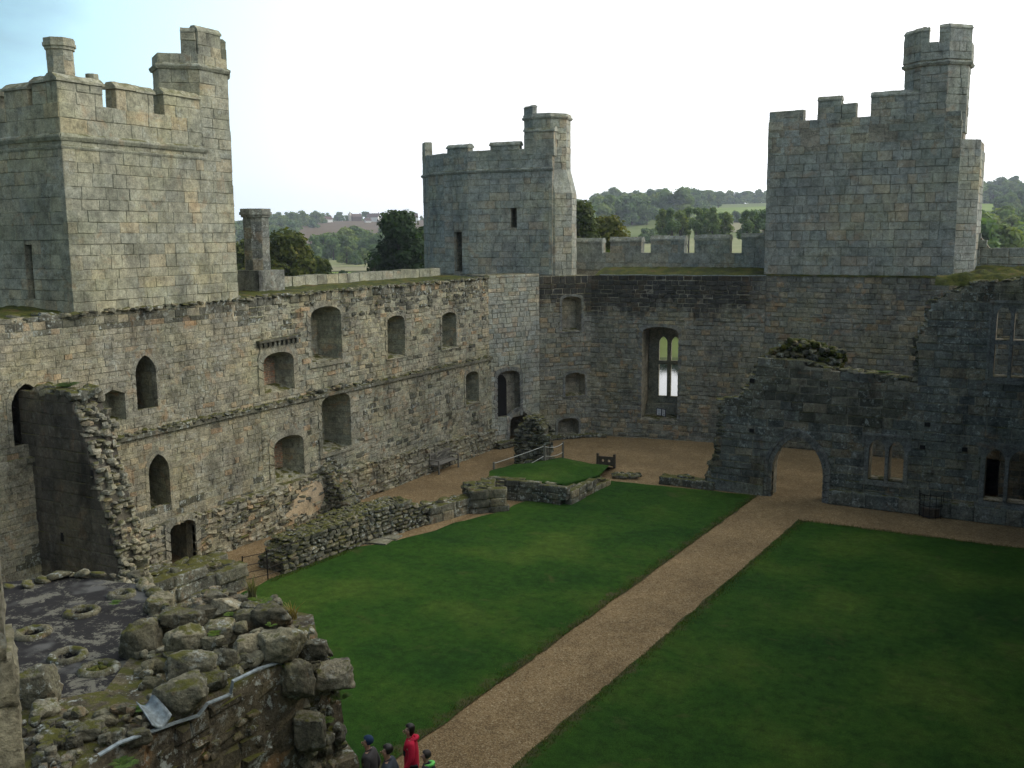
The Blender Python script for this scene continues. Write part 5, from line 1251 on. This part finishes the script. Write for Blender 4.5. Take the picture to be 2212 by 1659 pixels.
person(886, 1566, 1.66, R_(215), cloth('red_jacket', (.52, .012, .045)), dk, hair_d, 'dark-haired person in an open red jacket over a black top', hood=cloth('red_collar', (.50, .012, .045)), dark_front=dk, longhair=True)
person(838, 1611, 1.76, R_(205), cloth('navy_coat', (.030, .038, .050)), jn, hair_d, 'person in a dark navy coat looking down, left of the red jacket')
person(922, 1623, 1.50, R_(200), cloth('slate_jacket', (.025, .028, .040)), jn, hair_g, 'short-haired boy with a bright green hood, right of the red jacket', hood=cloth('green_hood', (.16, .55, .12)))
person(796, 1592, 1.70, R_(200), cloth('brown_grey_coat', (.045, .042, .042)), dk, cloth('blue_woolly_hat', (.010, .030, .075)), 'person in a blue woolly hat and dark grey coat, half hidden by the ruin')
# ------------------------------------------------------------------ country beyond the walls
TR = [100, 112, 200, 320, 450, 700, 900, 1200, 1500, 1900, 2600]
TZ = {'L': [-1.7, .3, 0, -.5, -1.5, -1.0, 3.5, 20, 34, 38, 10], 'C': [-1.7, .4, .2, 1, 4, 14, 24, 40, 52, 58, 20], 'R': [-1.7, .4, .2, 1, 4, 16, 28, 46, 60, 66, 20]}
def interp(x, xs, ys):
    if x <= xs[0]: return ys[0]
    for i in range(len(xs)-1):
        if x <= xs[i+1]:
            t = (x-xs[i])/(xs[i+1]-xs[i]); t = t*t*(3-2*t)*.5+t*.5; return ys[i]+(ys[i+1]-ys[i])*t
    return ys[-1]
AZL = math.atan2(*reversed(dirp(900, 500)[:2])); AZC = math.atan2(*reversed(dirp(1350, 500)[:2])); AZR = math.atan2(*reversed(dirp(2150, 500)[:2]))
def terr(x, y):
    r = math.hypot(x, y); a = math.atan2(y, x)
    if a < -math.pi/2: a += 2*math.pi
    L, C_, R__ = (interp(r, TR, TZ[k]) for k in 'LCR')
    if a >= AZL: z = L
    elif a >= AZC: z = L+(C_-L)*(AZL-a)/(AZL-AZC)
    elif a >= AZR: z = C_+(R__-C_)*(AZC-a)/(AZC-AZR)
    else: z = R__
    if r > 130: z += min(1, (r-130)/600)*(4*noise.noise((x/260, y/260, 0))+1.2*noise.noise((x/90, y/90, 4)))
    return z
def field_mat(name, c1, c2, s=.02, stripe=0):
    m, nt = new_mat(name); pos = N(nt, 'ShaderNodeNewGeometry').outputs['Position']
    a = noise_(nt, pos, s, 5, .6); b = noise_(nt, pos, s*12, 4, .7); col = mix(nt, ramp(nt, a, [(.35, 0.), (.65, 1.)]), c1, c2)
    col = mix(nt, .6, col, ramp(nt, b, [(.3, .75), (.7, 1.25)]), 'MULTIPLY'); finish(nt, col, .95, None, spec=.1); return m
M['f_past'] = field_mat('pasture', (.095, .125, .035), (.14, .165, .055)); M['f_plow'] = field_mat('ploughed_soil', (.105, .074, .044), (.135, .096, .058))
M['f_tan'] = field_mat('stubble', (.23, .215, .12), (.19, .18, .10)); M['f_green'] = field_mat('bright_grass', (.14, .20, .035), (.19, .25, .055)); M['f_pale'] = field_mat('pale_pasture', (.24, .24, .12), (.17, .19, .075))
M['f_wood'] = field_mat('wood_floor', (.035, .055, .02), (.05, .07, .025))
def terrain():
    bm = newbm(); rs = [90]+[100*1.055**i for i in range(62)]; na = 300; rows = []
    for r in rs:
        row = []
        for i in range(na):
            a = 2*math.pi*i/na; x = r*math.cos(a); y = r*math.sin(a); row.append(bm.verts.new((x, y, terr(x, y) if r > 99 else -3.2)))
        rows.append(row)
    for r0, r1 in zip(rows, rows[1:]):
        for i in range(na): face(bm, (r0[i], r1[i], r1[(i+1) % na], r0[(i+1) % na])).smooth = True
    tag(build('terrain', bm, M['f_past'], uv=False), kind='structure')
terrain()
def patch(name, pxs, r0, r1, m, n=26, dz=.35, edge=None):
    """field draped on the hill, from bearing px0 to px1 and from r0 to r1 metres"""
    bm = newbm(); g = []
    for i in range(n+1):
        px = pxs[0]+(pxs[1]-pxs[0])*i/n; ra = r0(i/n) if callable(r0) else r0; rb = r1(i/n) if callable(r1) else r1; row = []
        for j in range(n+1):
            p = atr(px, 500, ra+(rb-ra)*j/n); row.append(bm.verts.new((p.x, p.y, terr(p.x, p.y)+dz)))
        g.append(row)
    for i in range(n):
        for j in range(n): face(bm, (g[i][j], g[i][j+1], g[i+1][j+1], g[i+1][j])).smooth = True
    tag(build(name, bm, M[m], uv=False), kind='structure')
patch('ploughed_field', (585, 960), lambda t: 1120-330*min(1, t*2.2), lambda t: 1290+200*math.sin(t*2.0), 'f_plow', dz=.8)
patch('stubble_field', (640, 900), 330, 430, 'f_tan', dz=.3); patch('grass_field', (640, 900), 180, 322, 'f_green', dz=.25); patch('pale_field', (640, 900), 436, 560, 'f_pale', dz=.3)
patch('pale_field', (1300, 1700), 330, 560, 'f_pale', dz=.3); patch('pale_field', (1500, 1720), 620, 860, 'f_tan', dz=.3); patch('grass_field', (1500, 1760), 900, 1180, 'f_green', dz=.4)
patch('grass_field', (2080, 2260), 700, 800, 'f_green', dz=.4); patch('grass_field', (2080, 2200), 900, 1060, 'f_green', dz=.4)
# moat
def water():
    m, nt = new_mat('moat_water'); pos = N(nt, 'ShaderNodeNewGeometry').outputs['Position']; n = noise_(nt, pos, 1.6, 4, .6)
    finish(nt, (.012, .018, .014), .06, n, .12, .05, .6); bm = newbm()
    vs = [bm.verts.new((101.5*math.cos(2*math.pi*k/64), 101.5*math.sin(2*math.pi*k/64), -1.5)) for k in range(64)]; face(bm, vs); tag(build('moat_water', bm, m, uv=False), kind='structure')
water()
# ------------------------------------------------------------------ trees
def crown_mesh(name, seed, R, H, nleaf, leaf, lobes=9, flat=.75, mat='leaf', zb=.0, droop=0., lowest=.18):
    """leaf-sized faces spread through many overlapping clumps"""
    rnd = random.Random(seed); bm = newbm(); cl = []
    for i in range(lobes):
        a = rnd.uniform(0, 6.28); rr = R*math.sqrt(rnd.random())*.72; z = zb+H*rnd.uniform(lowest, .93); k = 1-.80*max(0, (z-zb)/H-.35)/.65; cl.append((Vector((rr*k*math.cos(a), rr*k*math.sin(a), z)), R*rnd.uniform(.26, .46), rnd.uniform(-.22, .22)))
    for i in range(nleaf):
        c, r, tn = cl[rnd.randrange(lobes)]; d = Vector((rnd.gauss(0, 1), rnd.gauss(0, 1), rnd.gauss(0, 1))).normalized(); q = rnd.random()**.45
        p = c+Vector((d.x, d.y, d.z*flat))*r*q*(1+.35*noise.noise(d*2.2+c))
        if p.z < zb: continue
        nrm = (d+Vector((rnd.gauss(0, .5), rnd.gauss(0, .5), rnd.gauss(0, .5)+.35))).normalized(); a = nrm.orthogonal().normalized(); a = Matrix.Rotation(rnd.uniform(0, 6.28), 3, nrm) @ a; b = nrm.cross(a); s = leaf*rnd.uniform(.5, 1.3)
        t = min(1, max(0, .45+tn+rnd.gauss(0, .16)+.2*(d.z)*.5))
        face(bm, [bm.verts.new(p+a*s+b*s*.1), bm.verts.new(p+b*s*.62), bm.verts.new(p-a*s+b*s*.1), bm.verts.new(p-b*s*.62)], t)
    me = bpy.data.meshes.new(name); bm.to_mesh(me); bm.free(); me.materials.append(M[mat]); return me, cl
def trunk_mesh(name, cl, H, r0, seed):
    rnd = random.Random(seed); bm = newbm(); tube(bm, [(0, 0, -.8), (.1, .05, H*.3), (-.05, .1, H*.6), (.05, 0, H*.88)], [r0, r0*.75, r0*.45, r0*.12], 8)
    for c, r, _ in cl[:9]:
        z = max(H*.18, c.z*.5); tube(bm, [(0, 0, z), (c.x*.45, c.y*.45, z+(c.z-z)*.55), tuple(c)], [r0*.35, r0*.2, r0*.06], 6)
    me = bpy.data.meshes.new(name); bm.to_mesh(me); bm.free(); me.materials.append(M['bark']); return me
def make_tree(name, loc, H, R, seed, n, leaf, label, mat='leaf', lobes=22, group=None, zb=.12):
    t = empty(name, loc, label, 'tree', group); me, cl = crown_mesh('crown', seed, R, H*(1-zb), n, leaf, lobes, .8, mat, H*zb)
    for nm, m_ in (('trunk', trunk_mesh('trunk', cl, H, .035*H, seed)), ('crown', me)):
        o = bpy.data.objects.new(nm, m_); sc.collection.objects.link(o); o.parent = t
    return t
def near_tree(px, top, r, R, seed, label, mat, n=15000, lobes=26, leaf=.30):
    p = atr(px, 500, r); z = terr(p.x, p.y); zt_ = ony(px, top, 1).z; d = dirp(px, top); k = r/math.hypot(d.x, d.y); zt_ = CAM.z+d.z*k
    return make_tree('oak_tree', (p.x, p.y, z), zt_-z, R, seed, n, leaf, label, mat, lobes)
near_tree(622, 500, 118, 4.2, 1, 'olive-brown oak just beyond the left wall, beside the lone chimney', 'leaf', 16000)
near_tree(672, 546, 125, 3.4, 2, 'lower rounded olive oak beyond the left wall, right of the chimney oak', 'leaf', 12000)
near_tree(520, 520, 130, 3.6, 3, 'oak mostly hidden behind the lone chimney', 'leaf', 8000)
near_tree(860, 458, 125, 4.6, 4, 'tall dark green tree left of the round corner tower', 'leafd', 18000, 30)
near_tree(908, 488, 128, 3.2, 5, 'dark green tree touching the left side of the round corner tower', 'leafd', 12000)
near_tree(1262, 428, 122, 4.0, 6, 'tall yellow-green oak right of the round corner tower', 'leaf', 16000)
near_tree(1312, 462, 126, 4.0, 7, 'broad golden-green oak behind the battlements', 'leaf', 14000)
near_tree(806, 552, 122, 1.3, 8, 'small dark bush at the foot of the tall dark tree', 'leafd', 4000, 8)
near_tree(733, 585, 240, 3.0, 9, 'small round bush standing in the green field', 'leafd', 4000, 8)
near_tree(1640, 500, 118, 2.2, 10, 'yellow-green shrub beside the right tower foot', 'leaf', 5000, 10)
near_tree(1446, 716, 110, 3.0, 11, 'willow on the far moat bank seen through the tall window', 'leafd', 7000, 12)
near_tree(1480, 712, 111, 3.4, 12, 'bushy tree on the far moat bank at the right of the tall window', 'leafd', 7000, 12)
near_tree(1408, 712, 112, 3.4, 13, 'bushy tree on the far moat bank at the left of the tall window', 'leafd', 7000, 12)
# prototypes for the farther trees: crowns of a few hundred leaf clumps, shared mesh data
PROT = []
for s in range(7):
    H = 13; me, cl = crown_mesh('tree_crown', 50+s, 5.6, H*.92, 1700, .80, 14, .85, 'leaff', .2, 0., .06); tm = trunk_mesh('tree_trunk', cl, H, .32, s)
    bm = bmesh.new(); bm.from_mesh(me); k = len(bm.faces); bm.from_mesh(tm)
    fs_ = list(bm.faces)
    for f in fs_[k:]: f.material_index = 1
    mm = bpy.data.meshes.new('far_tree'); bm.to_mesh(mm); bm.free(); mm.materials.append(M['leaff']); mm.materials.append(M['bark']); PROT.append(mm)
rt_ = random.Random(7); used_ = [0]
ADJ = ['round', 'leaning', 'tall', 'squat', 'bushy', 'narrow', 'broad', 'ragged']
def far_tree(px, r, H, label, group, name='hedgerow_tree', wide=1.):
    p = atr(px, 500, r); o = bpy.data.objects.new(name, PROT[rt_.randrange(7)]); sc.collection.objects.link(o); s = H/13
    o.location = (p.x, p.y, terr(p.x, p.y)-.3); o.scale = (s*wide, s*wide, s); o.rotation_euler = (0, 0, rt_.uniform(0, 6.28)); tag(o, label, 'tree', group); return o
ORD = ['first', 'second', 'third', 'fourth', 'fifth', 'sixth', 'seventh', 'eighth', 'ninth', 'tenth', 'eleventh', 'twelfth', 'thirteenth', 'fourteenth', 'fifteenth', 'sixteenth', 'seventeenth', 'eighteenth', 'nineteenth', 'twentieth']+['twenty-'+s for s in ('first', 'second', 'third', 'fourth', 'fifth', 'sixth', 'seventh', 'eighth', 'ninth')]+['thirtieth']+['thirty-'+s for s in ('first', 'second', 'third', 'fourth', 'fifth')]
def line(px0, px1, r0, r1, n, h0, h1, label, group, jr=25, wide=1.15, name='hedgerow_tree'):
    for i in range(n):
        t = (i+.5)/n; far_tree(px0+(px1-px0)*t+rt_.uniform(-.4, .4)*(px1-px0)/n, r0+(r1-r0)*t+rt_.uniform(-jr, jr), rt_.uniform(h0, h1), ORD[i]+' tree from the left, '+label, group, name, wide*rt_.uniform(.85, 1.2))
line(665, 905, 560, 640, 16, 10, 18, 'front row below the ploughed field', 'trees below the ploughed field', 30)
line(690, 900, 600, 760, 12, 14, 22, 'back row below the ploughed field', 'trees below the ploughed field', 40)
line(735, 900, 470, 520, 9, 7, 12, 'hedge above the stubble field', 'hedge above the stubble field', 12)
line(590, 960, 1490, 1540, 34, 9, 17, 'ridge with the white houses', 'trees along the left ridge', 40)
line(500, 700, 1100, 1330, 22, 16, 24, 'upper row beside the ploughed field', 'wood left of the ploughed field', 70)
line(500, 640, 950, 1050, 12, 14, 20, 'lower row beside the ploughed field', 'wood left of the ploughed field', 40)
line(1250, 1480, 760, 900, 19, 20, 28, 'lowest row right of the corner tower', 'wood on the right hill', 70)
line(1245, 1560, 1000, 1150, 26, 18, 28, 'middle row right of the corner tower', 'wood on the right hill', 80)
line(1280, 1440, 1200, 1330, 14, 20, 32, 'crest right of the corner tower', 'wood on the right hill', 50)
line(1480, 1700, 1480, 1560, 20, 14, 26, 'skyline left of the big tower', 'trees on the right skyline', 50)
line(1385, 1470, 520, 560, 5, 9, 12, 'low bushes by the pale field', 'bushes by the pale field', 15)
line(1560, 1700, 800, 860, 8, 8, 12, 'hedge between pale and bright fields', 'hedge on the right hill', 15)
line(2090, 2240, 250, 330, 12, 9, 15, 'nearest row right of the big tower', 'valley wood at the right edge', 40)
line(2090, 2240, 360, 520, 15, 12, 18, 'second row right of the big tower', 'valley wood at the right edge', 60)
line(2090, 2240, 560, 680, 14, 9, 14, 'third row right of the big tower', 'valley wood at the right edge', 30)
line(2095, 2240, 1080, 1200, 14, 16, 24, 'lower hilltop row right of the big tower', 'hilltop wood at the right edge', 60)
line(2095, 2240, 1400, 1550, 14, 16, 26, 'crest row right of the big tower', 'hilltop wood at the right edge', 60)
line(2150, 2240, 820, 900, 8, 12, 18, 'hill foot row right of the big tower', 'hilltop wood at the right edge', 30)
line(1480, 1700, 1400, 1440, 13, 7, 11, 'hedge foot of the skyline left of the big tower', 'trees on the right skyline', 20, 1.6)
line(590, 780, 1440, 1460, 7, 5, 9, 'low hedge on the ridge left of the houses', 'trees along the left ridge', 12, 1.7)
# row of poplar-like trees with bare lower trunks
PP = []
for s in range(3):
    H = 19; me, cl = crown_mesh('poplar_crown', 80+s, 3.3, H*.55, 2600, .38, 12, 1.0, 'leaff', H*.43); PP.append((me, trunk_mesh('poplar_trunk', cl, H, .30, 90+s)))
def poplar(px, r, top):
    p = atr(px, 500, r); z = terr(p.x, p.y); d = dirp(px, top); zt_ = CAM.z+d.z*r/math.hypot(d.x, d.y); s = (zt_-z)/19
    t = empty('poplar_tree', (p.x, p.y, z), ORD[i]+' feathery poplar from the left, bare trunk, behind the battlements', 'tree', 'row of poplars'); t.scale = (s*1.15, s*1.15, s); t.rotation_euler.z = rt_.uniform(0, 6)
    k = rt_.randrange(3)
    for nm, m_ in (('crown', PP[k][0]), ('trunk', PP[k][1])):
        o = bpy.data.objects.new(nm, m_); sc.collection.objects.link(o); o.parent = t
for i, (px, tp_) in enumerate(((1432, 450), (1452, 446), (1470, 445), (1488, 444), (1505, 444), (1522, 445), (1538, 446), (1554, 450), (1568, 456), (1614, 450), (1632, 444), (1650, 442))): poplar(px, 300+rt_.uniform(-14, 14), tp_)
# ------------------------------------------------------------------ distant houses
wwall = simple('white_render', (.75, .74, .70), .8, .05); rroof = simple('brown_tile', (.12, .075, .06), .8, .2); gl = simple('window_glass', (.03, .035, .04), .2, .1)
def house(px, r, L, W_, H, rz, label, cone=False, wall=None):
    p = atr(px, 500, r); z = terr(p.x, p.y)+.5; h = empty('house', (p.x, p.y, z), label, 'house'); az = math.atan2(p.y, p.x)+math.pi/2+rz
    m_ = Matrix.Translation((p.x, p.y, z)) @ Matrix.Rotation(az, 4, 'Z')
    def part(nm, mt, fn, par=h):
        bm = newbm(); fn(bm); bm.transform(m_); return build(nm, bm, mt, par)
    part('wall', wall or wwall, lambda bm: (box(bm, (0, 0, H/2-1), (L, W_, H+2)), prism(bm, Fr((-L/2, 0), (0, 1), (-1, 0)), [(-W_/2, H), (W_/2, H), (0, H+W_*.48)], -L+.02, -.02)))
    def rf(bm):
        for s in (-1, 1):
            a = [bm.verts.new(v) for v in ((-L/2-.4, s*(W_/2+.5), H-.3), (L/2+.4, s*(W_/2+.5), H-.3), (L/2+.4, 0, H+W_*.5), (-L/2-.4, 0, H+W_*.5))]
            b = [bm.verts.new(v.co+Vector((0, 0, .3))) for v in a]; face(bm, a); face(bm, b)
            for i in range(4): face(bm, (a[i], a[(i+1) % 4], b[(i+1) % 4], b[i]))
    ro = part('roof', rroof, rf)
    for s in (-1, 1): part('chimney', rroof, lambda bm: box(bm, (s*(L/2-.8), 0, H+W_*.5+.6), (1, 1, 2.2)), h)
    for i in range(3):
        for zz in (1.6, H-1.3): part('window', gl, lambda bm: box(bm, (-L/3+i*L/3, -W_/2-.02, zz), (1.1, .12, 1.3)))
    if cone: part('spire', simple('pale_spire', (.5, .45, .38), .8, .1), lambda bm: (tube(bm, [(L/2+2, 0, 0), (L/2+2, 0, H+2)], 2.6, 12), tube(bm, [(L/2+2, 0, H+2), (L/2+2, 0, H+8)], [2.8, .3], 12)))
house(770, 1440, 14, 8, 6, .3, 'brown roofed farm building with a pale conical tower on the distant ridge', cone=True, wall=rroof)
house(808, 1420, 17, 10, 6.5, -.4, 'white gabled house on the distant ridge beside the conical tower'); house(836, 1410, 15, 9, 5.5, .2, 'white house with a dark roof half hidden above the tall dark tree')
house(886, 1400, 22, 10, 7.5, .05, 'long white house with end chimneys at the right of the distant ridge'); house(708, 1400, 13, 7, 4.5, .5, 'small pale house at the left of the distant ridge'); house(795, 1385, 8, 6, 3, .3, 'low pale outbuilding below the distant ridge houses')
house(1412, 1340, 30, 9, 6, .0, 'long brown country house among the trees of the right hill', wall=rroof)

# ------------------------------------------------------------------ valley air
hm = bpy.data.materials.new('haze_air'); hm.use_nodes = True; hnt = hm.node_tree; hnt.nodes.clear()
pv = N(hnt, 'ShaderNodeVolumePrincipled', {'Color': (.78, .87, 1.0, 1), 'Density': .00019, 'Anisotropy': .2}); N(hnt, 'ShaderNodeOutputMaterial', {'Volume': pv.outputs[0]})
hb = newbm(); box(hb, (0, 0, 57), (5700, 5700, 130)); tag(build('haze', hb, hm, uv=False), kind='stuff')
